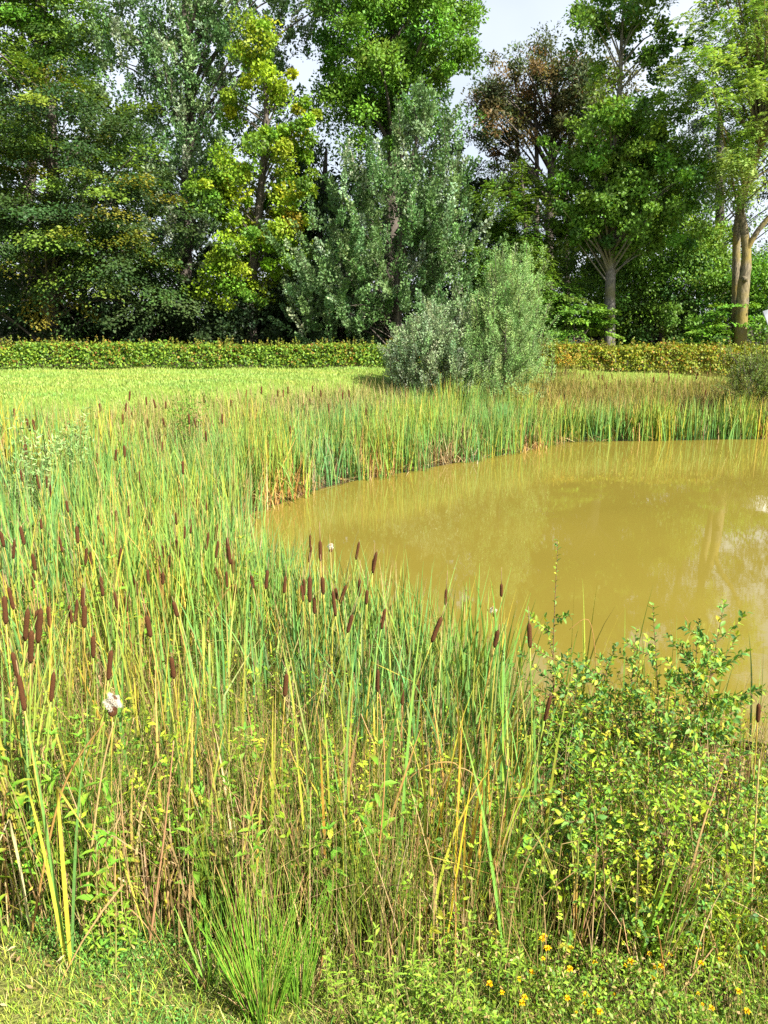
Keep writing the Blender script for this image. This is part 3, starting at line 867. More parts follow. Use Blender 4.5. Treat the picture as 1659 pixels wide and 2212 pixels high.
HCOL = [(3, (0.15, 0.27, 0.03)), (2, (0.25, 0.35, 0.035)), (1, (0.08, 0.16, 0.025))]
hedge('clipped_hedge', 'long clipped hornbeam hedge along the back of the lawn', W(-130, 800, 27.8)[:2], W(1010, 800, 29.6)[:2], 0.92, 0.78, 21000, HCOL)
hedge('clipped_hedge', 'shorter clipped hedge with orange leaves right of the willows', W(1165, 800, 29.0)[:2], W(1760, 800, 28.0)[:2], 0.8, 0.95, 14500,
      [(3, (0.21, 0.27, 0.03)), (2, (0.31, 0.34, 0.035)), (0.4, (0.40, 0.24, 0.03))])
make_tree('berry_bush', 'small orange leaved bush before the right hedge', 'bush', (1222, 27.6), [(1222, 795, 0), (1222, 770, 0)], (0.02, 0.01),
          [(1225, 780, 35, 20, 27.6, .4, 1)], 'clump', [(1, (0.40, 0.24, 0.03)), (2, (0.34, 0.28, 0.04)), (2, (0.2, 0.25, 0.03))], 20, 40, 0.07, branches=4, bough_r=0.008, spread=0.35, low=0.02)


# ------------------------------------------------------------------ grasses and reeds
def scatter(n, x0, x1, y0, y1, dmin, dmax, margin=0.6, keep=None):
    out = []
    tot = 0
    while tot < n:
        x = rng.uniform(x0, x1, n * 2)
        y = rng.uniform(y0, y1, n * 2)
        ok = np.abs(x) < 0.515 * y + margin
        x, y = x[ok], y[ok]
        d = shore_d(x, y)
        ok = (d > dmin) & (d < dmax)
        if keep is not None:
            ok &= keep(x, y, d)
        x, y = x[ok], y[ok]
        out.append(np.stack([x, y], -1))
        tot += len(x)
    xy = np.concatenate(out)[:n]
    return np.concatenate([xy, ground(xy[:, 0], xy[:, 1])[:, None]], 1)


def clumped(n, per, r, *a, **k):
    c = scatter(max(1, n // per), *a, **k)
    p = np.repeat(c, per, 0)
    p[:, :2] += rng.normal(size=(len(p), 2)) * r
    p[:, 2] = ground(p[:, 0], p[:, 1])
    return p


REED = [(4, (0.10, 0.25, 0.06)), (3, (0.15, 0.31, 0.07)), (2, (0.23, 0.34, 0.05)), (1.2, (0.40, 0.36, 0.05)), (1.0, (0.07, 0.19, 0.06))]
REEDT = [(3, (0.18, 0.33, 0.07)), (1, (0.42, 0.37, 0.06)), (0.7, (0.42, 0.29, 0.11))]
DRY = [(3, (0.42, 0.29, 0.12)), (2, (0.33, 0.21, 0.08)), (1, (0.52, 0.41, 0.22)), (2, (0.18, 0.105, 0.045))]


def patchy(x, y, k=0.0):            # slow variation over the marsh, about -1 .. 1
    return 0.5 * (np.sin(x * 1.9 + 1.3 * np.sin(y * 0.8 + k) + k) + np.sin(y * 2.3 + 1.1 * np.sin(x * 1.1 - k) + 2 * k))


def reed_mass(g, P, hmin, hmax, wmin, wmax, dry=0.15, S=6, c=REED, ct=REEDT):
    n = len(P)
    pa, pb = patchy(P[:, 0], P[:, 1]), patchy(P[:, 0] * 1.7, P[:, 1] * 1.7, 2.0)
    dr = rng.random(n) < dry * (1 + 1.1 * pb)
    L = rng.uniform(hmin, hmax, n) * (1 + 0.13 * pa)
    L[dr] *= rng.uniform(0.5, 0.95, int(dr.sum()))
    c0, c1 = pal(n, c, 0.15), pal(n, ct, 0.15)
    c0[dr] = pal(int(dr.sum()), DRY)
    c1[dr] = pal(int(dr.sum()), DRY)
    hue = np.stack([1 + 0.28 * pa, 1 + 0.08 * pa, 1 - 0.25 * pa], -1)
    c0, c1 = c0 * hue, c1 * hue
    kink = (rng.random(n) < 0.10) | (dr & (rng.random(n) < 0.5))
    tk = np.where(kink, rng.uniform(0.3, 0.85, n), 2.0)
    ka = rng.uniform(1.0, 2.6, n)
    th = np.abs(rng.normal(size=n)) * 0.11
    th[dr] += np.abs(rng.normal(size=int(dr.sum()))) * 0.22
    blades(g, P, L, th, rng.uniform(0, 2 * pi, n), rng.gamma(1.2, 0.16, n), rng.uniform(wmin, wmax, n), c0, c1, S, tk, ka)


g = Geo()
reed_mass(g, clumped(6000, 13, 0.13, -9, 0, 6.2, 17, -0.35, 3.8, keep=lambda x, y, d: ((y > 7.5) | (x < -1.0)) & (y < 16.3 + 0.35 * x)), 0.85, 1.55, 0.014, 0.028, 0.18)
tag(g.build('cattail_leaves', M_BLADE), 'dense green cattail leaves filling the left marsh', 'reeds', kind='stuff')
g = Geo()
reed_mass(g, clumped(8500, 12, 0.15, -4.5, 5.0, 13, 24, -0.3, 2.1, keep=lambda x, y, d: (x > -3.6) & (x < 4.4)), 0.95, 1.5, 0.014, 0.026, 0.24)
reed_mass(g, scatter(1500, -3, 5.0, 13, 24, -0.35, 0.5, keep=lambda x, y, d: (x > -3.4) & (x < 5.2)), 0.4, 1.0, 0.014, 0.026, 0.95)
reed_mass(g, clumped(700, 14, 0.10, -3, 5.0, 13, 24, -0.75, -0.2, keep=lambda x, y, d: (x > -3.4) & (x < 5.2)), 0.6, 1.25, 0.014, 0.026, 0.45)
P = scatter(420, -3, 6.5, 13, 24, -0.7, 0.25)
P[:, 2] = np.maximum(P[:, 2], 0.0) + 0.03
n = len(P)
blades(g, P, rng.uniform(0.3, 1.0, n), rng.uniform(1.1, 1.5, n), rng.uniform(0, 6.3, n), rng.uniform(0.0, 0.3, n), rng.uniform(0.014, 0.03, n), pal(n, DRY), pal(n, DRY), 5)
tag(g.build('cattail_leaves', M_BLADE), 'band of green and straw cattail leaves on the far left shore', 'reeds', kind='stuff')
g = Geo()
reed_mass(g, clumped(2500, 16, 0.17, 5.0, 13.5, 21, 25, -0.35, 0.45), 0.7, 1.3, 0.016, 0.034, 0.12)
reed_mass(g, scatter(700, 4.6, 13.5, 21, 25, -0.2, 0.6), 0.3, 0.9, 0.014, 0.026, 0.95)
tag(g.build('cattail_leaves', M_BLADE), 'thin row of green cattail leaves along the right far shore', 'reeds', kind='stuff')
g = Geo()
NEARK = lambda x, y, d: (x < 0.75) & ((d < 1.7) | (rng.random(len(x)) < 0.2))
reed_mass(g, clumped(2400, 8, 0.09, -4.2, 1.2, 3.2, 8.3, -0.45, 3.6, keep=NEARK), 0.9, 1.6, 0.013, 0.024, 0.2, S=8)
reed_mass(g, clumped(70, 5, 0.07, 0.9, 3.2, 4.9, 6.0, -0.5, 0.3), 0.9, 1.35, 0.011, 0.019, 0.2, S=8)
reed_mass(g, clumped(480, 4, 0.06, -3.2, 1.0, 3.0, 6.5, 0.3, 3.4), 0.7, 1.35, 0.010, 0.019, 0.3, S=8, c=[(2, (0.44, 0.39, 0.04)), (1, (0.46, 0.30, 0.06)), (2, (0.2, 0.34, 0.04))], ct=[(1, (0.46, 0.38, 0.05)), (1, (0.45, 0.27, 0.09))])
reed_mass(g, clumped(900, 8, 0.09, -2.6, 1.0, 4.8, 9, -0.5, 0.9), 0.85, 1.45, 0.018, 0.031, 0.1, S=8, c=[(3, (0.08, 0.23, 0.07)), (2, (0.12, 0.29, 0.07)), (1, (0.22, 0.34, 0.05))])
tag(g.build('cattail_leaves', M_BLADE), 'tall cattail leaves of the near marsh in front of the water', 'reeds', kind='stuff')

# meadow grass: brown flowering grass between the reeds and the lawn
g = Geo()
P = scatter(9000, -9, 5, 14, 25, 1.4, 4.6, keep=lambda x, y, d: (y > 15) & (rng.random(len(x)) < np.clip(1.6 - d / 4, 0, 1)))
n = len(P)
blades(g, P, rng.uniform(0.25, 0.7, n), np.abs(rng.normal(size=n)) * 0.2, rng.uniform(0, 6.3, n), rng.uniform(0, 0.7, n), rng.uniform(0.01, 0.018, n),
       pal(n, [(2, (0.22, 0.28, 0.05)), (2, (0.32, 0.30, 0.08)), (1, (0.36, 0.24, 0.12))]), pal(n, [(2, (0.40, 0.28, 0.15)), (1, (0.34, 0.34, 0.1)), (1, (0.25, 0.15, 0.08))]), 4)
tag(g.build('meadow_grass', M_BLADE), 'tan flowering grass behind the left reeds', 'grass', kind='stuff')
g = Geo()
P = scatter(9500, 3.8, 14, 21.5, 27.4, 0.2, 4.3)
n = len(P)
fx = (P[:, 0] < 7.5)
blades(g, P, np.where(fx, rng.uniform(0.5, 0.95, n), rng.uniform(0.3, 0.75, n)), np.abs(rng.normal(size=n)) * 0.2, rng.uniform(0, 6.3, n), rng.uniform(0, 0.7, n), rng.uniform(0.01, 0.018, n),
       pal(n, [(2, (0.20, 0.25, 0.04)), (2, (0.30, 0.28, 0.06)), (1, (0.34, 0.22, 0.09))]), pal(n, [(2, (0.30, 0.19, 0.07)), (2, (0.38, 0.33, 0.08)), (1, (0.2, 0.11, 0.05))]), 4)
tag(g.build('meadow_grass', M_BLADE), 'brown tipped grass on the right bank slope', 'grass', kind='stuff')
g = Geo()
P = scatter(42000, -17, 15, 15, 29.2, 3.0, 30, margin=1.5)
n = len(P)
blades(g, P, rng.uniform(0.04, 0.11, n), np.abs(rng.normal(size=n)) * 0.35, rng.uniform(0, 6.3, n), rng.uniform(0, 1, n), rng.uniform(0.012, 0.03, n),
       (1 + np.stack([0.16 * np.sin(P[:, 1] * 4.2 + 0.3 * P[:, 0]) + 0.2 * patchy(P[:, 0] * .5, P[:, 1] * .7, 4), 0.05 * np.sin(P[:, 1] * 4.2 + 0.3 * P[:, 0]), 0 * P[:, 0]], -1)) * pal(n, [(2, (0.25, 0.36, 0.07)), (1, (0.33, 0.39, 0.11)), (1, (0.17, 0.29, 0.05))]), pal(n, [(2, (0.25, 0.36, 0.055)), (1, (0.38, 0.37, 0.12))]), 2)
tag(g.build('lawn_grass', M_BLADE), 'short mown sunlit lawn grass before the hedge', 'grass', kind='stuff')

# ---- near bank mass
RUSH = [(3, (0.09, 0.19, 0.025)), (2, (0.16, 0.28, 0.03)), (1.5, (0.32, 0.36, 0.04)), (1.2, (0.34, 0.23, 0.10))]
g = Geo()
P = clumped(10000, 30, 0.07, -3.6, 2.6, 2.9, 6.8, -0.1, 3.4, keep=lambda x, y, d: (x < 0.7) | ((d < 0.6) & (rng.random(len(x)) < .5)))
n = len(P)
stems(g, P, rng.uniform(0.45, 0.95, n), np.abs(rng.normal(size=n)) * 0.16, rng.uniform(0, 6.3, n), rng.gamma(1.3, 0.14, n), rng.uniform(0.0016, 0.0028, n), pal(n, RUSH), pal(n, RUSH), 5)
tag(g.build('rush_stems', M_BLADE), 'thin dark green rush stems tangled between the near cattails', 'rushes', kind='stuff')
g = Geo()
P = scatter(5800, -3.6, 3.0, 2.9, 6.8, -0.1, 3.9, keep=lambda x, y, d: (x < 0.6) | (rng.random(len(x)) < 0.28))
n = len(P)
kk = rng.random(n) < 0.45
stems(g, P, rng.uniform(0.35, 1.0, n), np.abs(rng.normal(size=n)) * 0.15, rng.uniform(0, 6.3, n), rng.gamma(1.2, 0.2, n), rng.uniform(0.0015, 0.0055, n), pal(n, DRY), pal(n, DRY), 6,
      np.where(kk, rng.uniform(.3, .8, n), 2), rng.uniform(0.6, 2.3, n))
n2 = 1700
P2 = scatter(n2, -3.6, 3.0, 2.9, 6.5, 0.0, 3.8, keep=lambda x, y, d: (x < 0.6) | (rng.random(len(x)) < 0.28))
kk = rng.random(n2) < 0.6
blades(g, P2, rng.uniform(0.4, 1.1, n2), np.abs(rng.normal(size=n2)) * 0.17, rng.uniform(0, 6.3, n2), rng.gamma(1.5, 0.35, n2), rng.uniform(0.006, 0.014, n2), pal(n2, DRY), pal(n2, DRY), 8,
       np.where(kk, rng.uniform(.3, .8, n2), 2), rng.uniform(0.8, 2.5, n2))
tag(g.build('dead_stems', M_DRY), 'dry straw coloured stems and bent dead leaves on the near bank', 'dead stems', kind='stuff')
HERBK = lambda x, y, d: (y > 2.92) & (patchy(x * 2.2, y * 2.2, 1.0) > rng.uniform(-0.75, 0.35, len(x)))
g = Geo()
P = scatter(9000, -3.6, 3.2, 2.6, 6.6, 0.1, 4.0, keep=HERBK)
n = len(P)
blades(g, P, rng.uniform(0.2, 0.7, n), np.abs(rng.normal(size=n)) * 0.3, rng.uniform(0, 6.3, n), rng.gamma(1.5, 0.4, n), rng.uniform(0.003, 0.007, n),
       pal(n, [(2, (0.17, 0.31, 0.025)), (2, (0.30, 0.40, 0.03)), (1, (0.42, 0.40, 0.05))]), pal(n, [(2, (0.26, 0.34, 0.04)), (1, (0.45, 0.38, 0.10)), (1, (0.38, 0.27, 0.12))]), 5)
# small leaves of the herb layer
ns, kl = 2600, 18
B = scatter(ns, -3.6, 3.2, 2.6, 6.4, 0.1, 4.0, keep=HERBK)
pt = patchy(B[:, 0] * 1.6, B[:, 1] * 1.6, 3.0)
hs = rng.uniform(0.25, 0.95, ns) * (1 + 0.25 * pt)
cs = pal(ns, [(1, (0.2, 0.2, 0.05)), (1, (0.26, 0.16, 0.07))])
SPN = stems(g, B, hs, np.abs(rng.normal(size=ns)) * 0.14, rng.uniform(0, 6.3, ns), rng.gamma(1.2, 0.2, ns), np.full(ns, 0.0022), cs, cs, 5)
t = 0.2 + 0.8 * rng.random((ns, kl)) ** 0.8
i0 = np.minimum((t * 5).astype(int), 4)
f = (t * 5 - i0)[..., None]
r_ = np.arange(ns)[:, None]
Q = (SPN[r_, i0] * (1 - f) + SPN[r_, i0 + 1] * f).reshape(-1, 3)
m = len(Q)
L = rng.uniform(0.018, 0.045, m) * np.repeat(rng.uniform(0.7, 1.4, ns), kl)
D = rvec(m) * np.array([1, 1, 0.5]) + np.array([0, 0, .3])
cst = pal(ns, [(3, (0.19, 0.34, 0.022)), (3, (0.31, 0.42, 0.028)), (1.5, (0.11, 0.24, 0.022)), (0.8, (0.46, 0.43, 0.04))], 0.15)
cards(g, Q, norm(D), norm(rvec(m) * 0.6 + np.array([0, 0, .8])), L, L * np.repeat(rng.uniform(0.25, 0.5, ns), kl), np.clip(np.repeat(cst, kl, 0) * (1 + 0.15 * rng.normal(size=(m, 1))), 0.01, .8))
tag(g.build('herb_layer', M_WEED), 'yellow green grass and small herb leaves filling the near bank', 'ground cover', kind='stuff')

# short turf at bottom left and around the feet of the plants
g = Geo()
P = scatter(46000, -2.6, 2.4, 1.6, 3.5, 2.3, 6.5, margin=0.4, keep=lambda x, y, d: y < 3.2 - 0.25 * x + 0.2 * np.sin(x * 4))
n = len(P)
pg = patchy(P[:, 0] * 2.6, P[:, 1] * 2.6, 0.7)
kg = rng.random(n) < 0.45 + 0.5 * pg
c0 = pal(n, [(3, (0.30, 0.42, 0.045)), (2, (0.42, 0.47, 0.07)), (1.4, (0.5, 0.44, 0.17))], 0.2)
c0[kg] = pal(int(kg.sum()), [(2, (0.12, 0.29, 0.05)), (1, (0.18, 0.35, 0.05)), (0.3, (0.3, 0.2, 0.1))], 0.2)
blades(g, P, rng.uniform(0.02, 0.07, n) * (1 + 0.5 * pg) + (rng.random(n) < 0.05) * 0.09, np.abs(rng.normal(size=n)) * 0.65, rng.uniform(0, 6.3, n), rng.uniform(0, 1.5, n), rng.uniform(0.0018, 0.0038, n),
       c0, c0 * rng.uniform(0.8, 1.4, (n, 1)), 3)
m = 9000
Q = scatter(m, -2.6, 0.6, 1.8, 3.2, 2.3, 6.5, margin=0.4, keep=lambda x, y, d: patchy(x * 2.6, y * 2.6, 0.7) > rng.uniform(-0.1, 0.8, len(x)))
Q[:, 2] += 0.012 + 0.04 * rng.random(m)
L = rng.uniform(0.008, 0.018, m)
cards(g, Q, norm(rvec(m) * np.array([1, 1, .3])), norm(rvec(m) * 0.5 + np.array([0, 0, .9])), L, L * 0.7, pal(m, [(2, (0.10, 0.26, 0.045)), (1, (0.16, 0.33, 0.05))], 0.2))
m = 500
Q = scatter(m, -2.6, 0.9, 1.8, 3.2, 2.3, 6.5, margin=0.4)
Q[:, 2] += 0.03
L = rng.uniform(0.015, 0.045, m)
cards(g, Q, norm(rvec(m) * np.array([1, 1, .3])), norm(rvec(m) * 0.5 + np.array([0, 0, .9])), L, L * 0.35, pal(m, DRY))
tag(g.build('short_grass', M_BLADE), 'short yellow green grass in the bottom left corner', 'grass', kind='stuff')
g = Geo()
m = 30000
Q = scatter(m, -0.3, 2.6, 1.9, 4.0, 1.3, 6, margin=0.4, keep=lambda x, y, d: (y < 3.7) & (x > -0.1 + 0.5 * (y - 2.4)))
hgt = np.clip(0.16 + 0.09 * np.sin(Q[:, 0] * 5) * np.sin(Q[:, 1] * 6 + 1) + 0.05 * np.sin(Q[:, 0] * 13 + Q[:, 1] * 9), 0.04, 0.4)
Q[:, 2] += hgt * rng.random(m) ** 0.6
L = rng.uniform(0.012, 0.03, m)
cards(g, Q, norm(rvec(m) + np.array([0, 0, .2])), norm(rvec(m) * 0.7 + np.array([0, 0, .8])), L, L * 0.45,
      pal(m, [(3, (0.16, 0.29, 0.03)), (2, (0.25, 0.37, 0.035)), (1, (0.10, 0.2, 0.03)), (0.8, (0.42, 0.32, 0.12))]))
n = 3000
P = scatter(n, -0.3, 2.6, 1.9, 3.9, 1.3, 6, margin=0.4)
stems(g, P, rng.uniform(0.08, 0.32, n), np.abs(rng.normal(size=n)) * 0.45, rng.uniform(0, 6.3, n), rng.uniform(0, .8, n), rng.uniform(0.0012, 0.002, n),
      pal(n, [(1, (0.2, 0.28, 0.05)), (1, (0.40, 0.28, 0.12))]), pal(n, [(1, (0.25, 0.33, 0.05)), (1, (0.45, 0.33, 0.15))]), 4)
tag(g.build('trefoil_cover', M_WEED), 'low trefoil ground cover at the bottom right', 'ground cover', kind='stuff')


# ------------------------------------------------------------------ cattails
def cattail_proto(h, headlen, headr, nleaf, lean, yellow=0.3, fluff=False, spike=0.12):
    root = empty('cattail', (0, 0, 0))
    one = lambda x: np.array([float(x)])
    curve = rng.uniform(0.0, 0.12)
    S = 10
    P = spine(np.zeros((1, 3)), one(h + headlen + spike), one(lean), one(0), one(curve), 40)[0]
    zs = np.linspace(0, h + headlen + spike, 41)
    at_ = lambda s: np.array([np.interp(s, zs, P[:, k]) for k in range(3)])
    c = pal(1, [(1, (0.30, 0.34, 0.06)), (yellow * 2, (0.46, 0.34, 0.07)), (yellow, (0.38, 0.2, 0.07))])[0]
    g = Geo()
    tube(g, [at_(s) for s in np.linspace(0, h, S)], np.linspace(0.0055, 0.0032, S), 6, c)
    g.build('stalk', M_BLADE, root, smooth=True)
    g = Geo()
    k = 12
    prof = np.array([0.45, 0.88, 0.98, 1, 1, 1.0, 1.0, 1, 1.0, 0.98, 0.9, 0.45])
    if fluff:
        prof = prof * (1 + 0.5 * rng.random(k))
    tube(g, [at_(h + headlen * t) for t in np.linspace(0, 1, k)], prof * headr, 12, (0.12, 0.04, 0.015))
    g.build('seed_head', M_HEAD, root, smooth=True)
    g = Geo()
    tube(g, [at_(h + headlen + spike * t) for t in np.linspace(0, 1, 4)], [0.003, 0.0028, 0.0024, 0.0012], 5, (0.3, 0.2, 0.1))
    g.build('spike', M_DRY, root, smooth=True)
    if fluff:
        g = Geo()
        m = 9000
        q = rvec(m)
        ctr = at_(h + headlen * 0.72)
        p = ctr + q * (rng.random(m) ** 0.4)[:, None] * np.array([headr * 2.5, headr * 2.2, headlen * 0.42]) * (0.8 + 0.3 * np.sin(q[:, :1] * 5 + q[:, 2:] * 4))
        L_ = rng.uniform(0.005, 0.014, m)
        cards(g, p, norm(q + rvec(m) * 1.2), rvec(m), L_, L_ * 0.12, pal(m, [(4, (0.80, 0.75, 0.64)), (1, (0.62, 0.52, 0.38))], 0.06))
        g.build('seed_fluff', M_PETAL, root)
    for i in range(nleaf):
        g = Geo()
        L_ = h * rng.uniform(0.75, 1.18)
        dryl = rng.random() < 0.2
        c0 = pal(1, REED if rng.random() > yellow else [(1, (0.42, 0.40, 0.05)), (1, (0.50, 0.36, 0.05))])
        c1 = pal(1, REEDT)
        kk = rng.random() < 0.12
        blades(g, np.array([[rng.normal() * 0.012, rng.normal() * 0.012, 0]]), one(L_), one(abs(rng.normal()) * 0.10 + 0.03), one(rng.uniform(0, 6.28)), one(rng.gamma(1.2, 0.16)), one(rng.uniform(0.011, 0.019)), c0, c1, 12,
               one(rng.uniform(.5, .85) if kk else 2), one(rng.uniform(1, 2.2)))
        g.build('leaf', M_BLADE, root)
    mid = at_(h + headlen * 0.5)
    return root, mid, h


PROTO = []
for i in range(12):
    PROTO.append(cattail_proto(rng.uniform(1.12, 1.32), rng.uniform(0.10, 0.18), rng.uniform(0.0105, 0.0138), 5, [0.02, 0.05, 0.09, 0.03, 0.3, 0.14, 0.04, 0.22, 0.02, 0.11, 0.07, 0.01][i], [0.2, 0.35, 0.5][i % 3],
                               spike=rng.uniform(0.02, 0.16)))
FAR = [cattail_proto(rng.uniform(1.1, 1.25), rng.uniform(0.16, 0.2), rng.uniform(0.017, 0.021), 3, [0.02, 0.08, 0.05, 0.14][i], 0.3) for i in range(4)]
FLUFF = cattail_proto(1.2, 0.12, 0.019, 4, 0.05, 0.4, True, 0.03)
used = {}


def place(proto, u, v, rz, sc, label, group, hs=1.0):
    root, mid, h = proto
    off = np.array([mid[0] * cos(rz), mid[0] * sin(rz), mid[2]]) * sc
    d = ray(u, v)
    d = d / d[1]
    B = np.array([[0, 0, CAMZ]]) + d[None] * np.arange(1.8, 27, 0.02)[:, None] - off[None]
    hit = np.nonzero(B[:, 2] <= ground(B[:, 0], B[:, 1]) - 0.02)[0]     # along the sight line until the plant stands on the ground
    if not len(hit):
        return None
    lo = B[hit[0]]
    if id(root) not in used:
        used[id(root)] = 1
        o = root
    else:
        o = copy_tree(root)
    o.location = tuple(lo)
    o.rotation_euler = (0, 0, rz)
    o.scale = (sc, sc, sc)
    tag(o, label, 'cattail', group)
    return o


# (u, v, lean: 0 upright, 1 leaning right, -1 leaning left, own label)
NEAR = [(46, 1028, 0, 0), (167, 1155, 0, 0), (131, 1176, 0, 0), (196, 1207, 0, 0), (212, 1128, 0, 0), (366, 1212, 0, 0), (333, 1176, 0, 0), (320, 1247, 0, 0), (24, 1293, 0, 0), (11, 1318, 0, 0),
        (179, 1290, 0, 0), (251, 1300, 0, 0), (273, 1305, 0, 0), (152, 1327, 0, 0), (321, 1353, 0, 'yellow stemmed cattail with a short dark head in the left foreground'), (85, 1352, 1, 0), (57, 1350, 1, 0), (33, 1437, 0, 0),
        (237, 1437, 1, 'large headed cattail standing just above the white fluff ball'), (373, 1443, 0, 'straight cattail with blunt brown head right of the white fluff ball'), (47, 1497, 0, 0), (113, 1484, 1, 0),
        (490, 1252, 0, 0), (503, 1224, 0, 0), (545, 1257, 0, 0), (576, 1252, 0, 0), (657, 1268, 0, 0), (669, 1273, 0, 0), (679, 1308, 0, 0), (722, 1304, 0, 0),
        (741, 1284, 2, 'cattail with its long head leaning right before the water'), (776, 1270, 0, 0), (792, 1290, 0, 0), (756, 1347, 2, 'cattail with a short head leaning right below the leaning long one'),
        (828, 1337, 1, 'cattail with a thick head at the middle of the water edge'), (670, 1170, 0, 0), (692, 1190, 0, 0), (617, 1480, 0, 'dark headed cattail with orange stem in the middle of the bank'),
        (816, 1470, 0, 'long headed cattail between bright green leaves in mid foreground'), (869, 1505, 0, 'nearly black long headed cattail in mid foreground'),
        (963, 1290, 0, 'single cattail standing clear against the water'), (1083, 1275, 0, 'slender dark cattail beside tall green leaves against the water'), (1072, 1380, 0, 0), (1144, 1373, 0, 0),
        (943, 1360, 2, 0), (1183, 1530, 1, 'reddish cattail head half hidden by the saplings'), (1638, 1540, 0, 'yellow leaved cattail alone at the right edge'), (467, 1150, 1, 0), (448, 1170, 1, 0),
        (109, 1060, 0, 0), (145, 1094, 0, 0), (89, 1132, 0, 0), (48, 1157, 0, 0), (224, 1165, 0, 0), (326, 1120, 0, 0), (381, 1120, 0, 0), (425, 1090, 0, 0), (250, 1115, 0, 0), (30, 1187, 1, 0), (5, 1165, 0, 0)]
FARS = [(216, 880), (214, 896), (280, 855), (316, 866), (265, 905), (272, 880), (286, 898), (358, 875), (320, 915), (334, 872), (354, 913), (441, 863), (408, 905), (422, 915), (500, 873), (532, 850), (565, 843),
        (600, 850), (612, 850), (622, 843), (675, 840), (693, 850), (740, 855), (754, 850), (710, 880), (790, 890), (627, 928), (655, 878), (670, 868), (445, 943), (350, 965), (269, 975), (250, 983), (210, 990),
        (61, 918), (73, 920), (105, 958), (56, 970), (31, 893), (480, 905), (395, 1010), (300, 1030)]
RIGHTS = [(1292, 815), (1301, 816), (1260, 813), (1412, 820), (1446, 818), (1444, 805), (1534, 798), (1505, 813), (1495, 803), (1340, 825), (1322, 813), (1310, 835), (1192, 808), (1524, 848)]
for i in range(40):                  # more heads standing among those
    if i < 28:
        NEAR.append((rng.uniform(-10, 470), rng.uniform(1030, 1400), int(rng.random() < 0.25), 0))
    else:
        u = rng.uniform(470, 830)
        NEAR.append((u, rng.uniform(1150, 1300) + 0.12 * (u - 470), int(rng.random() < 0.3), 0))
for i, (u, v, ln, lab) in enumerate(NEAR):
    if ln == 2:
        pr, rz = PROTO[4] if i % 2 == 0 else PROTO[7], rng.uniform(-0.3, 0.3)
    elif ln == 1:
        pr, rz = PROTO[5], rng.uniform(-0.5, 0.5)
    else:
        pr, rz = PROTO[[0, 1, 2, 3, 6, 8, 9, 10, 11][i % 9]], rng.uniform(0, 6.28)
    place(pr, u, v, rz, rng.uniform(0.92, 1.12) * (0.92 if v > 1420 else 1.08 if u > 480 else 1.0), lab or ('brown headed cattail in the near left marsh' if u < 480 else 'brown headed cattail at the near water edge'),
          'cattails in the near left marsh' if u < 480 else 'cattails at the near water edge')
for u, v in FARS:
    place(FAR[int(rng.integers(4))], u, v, rng.uniform(0, 6.28), rng.uniform(0.85, 1.05), 'small dark cattail far back in the left marsh', 'cattails far back in the marsh')
for u, v in RIGHTS:
    place(FAR[int(rng.integers(4))], u, v, rng.uniform(0, 6.28), rng.uniform(0.8, 1.0), 'dark cattail on the far bank in front of the right hedge', 'cattails on the far right bank')
place(FLUFF, 244, 1525, 0.4, 0.85, 'cattail burst into a white fluffy seed ball', 'cattails gone to seed')
place(FLUFF, 714, 1184, 2.0, 0.8, 'pale tattered cattail seed head against the water, left', 'cattails gone to seed')
place(FLUFF, 1065, 1322, 3.0, 0.75, 'pale tattered cattail seed head against the water, right', 'cattails gone to seed')


# ------------------------------------------------------------------ weeds, rushes and saplings on the near bank
def weed_proto(h, pairs, ll, c, ctip, slim=0.3):
    root = empty('leafy_weed', (0, 0, 0))
    one = lambda x: np.array([float(x)])
    P = spine(np.zeros((1, 3)), one(h), one(rng.uniform(0.0, 0.15)), one(rng.uniform(0, 6.28)), one(rng.uniform(0, 0.25)), 20)[0]
    g = Geo()
    tube(g, P[::2], np.linspace(0.0036, 0.0014, 11), 5, (0.24, 0.24, 0.06))
    g.build('stem', M_DRY, root, smooth=True)
    t = np.linspace(0.12, 1.0, pairs)
    pp, dd, LL = [], [], []
    for i, tt in enumerate(t):
        p = np.array([np.interp(tt * 20, np.arange(21), P[:, k]) for k in range(3)])
        a0 = i * pi / 2 + rng.normal() * 0.25
        nn = 2 if i < pairs - 1 else 4
        for s in range(nn):
            a = a0 + s * 2 * pi / nn + rng.normal() * 0.15
            if rng.random() < 0.08:
                continue
            el = 0.15 + 0.55 * tt + rng.normal() * 0.12
            pp.append(p)
            dd.append((cos(a) * cos(el), sin(a) * cos(el), sin(el)))
            LL.append(ll * (1 - 0.5 * abs(tt - 0.55)) * rng.uniform(0.75, 1.15) * (0.6 if tt > 0.95 else 1))
    pp, dd, LL = np.array(pp), norm(np.array(dd)), np.array(LL)
    n = len(pp)
    g = Geo()
    C = pal(n, c, 0.12)
    leaf8(g, pp, dd, norm(np.array([0, 0, 1.0]) + rng.normal(size=(n, 3)) * 0.2), LL, LL * slim * rng.uniform(0.8, 1.2, n), C, 0.3, 0.22, pal(n, ctip, 0.1))
    g.build('leaves', M_WEED, root)
    return root


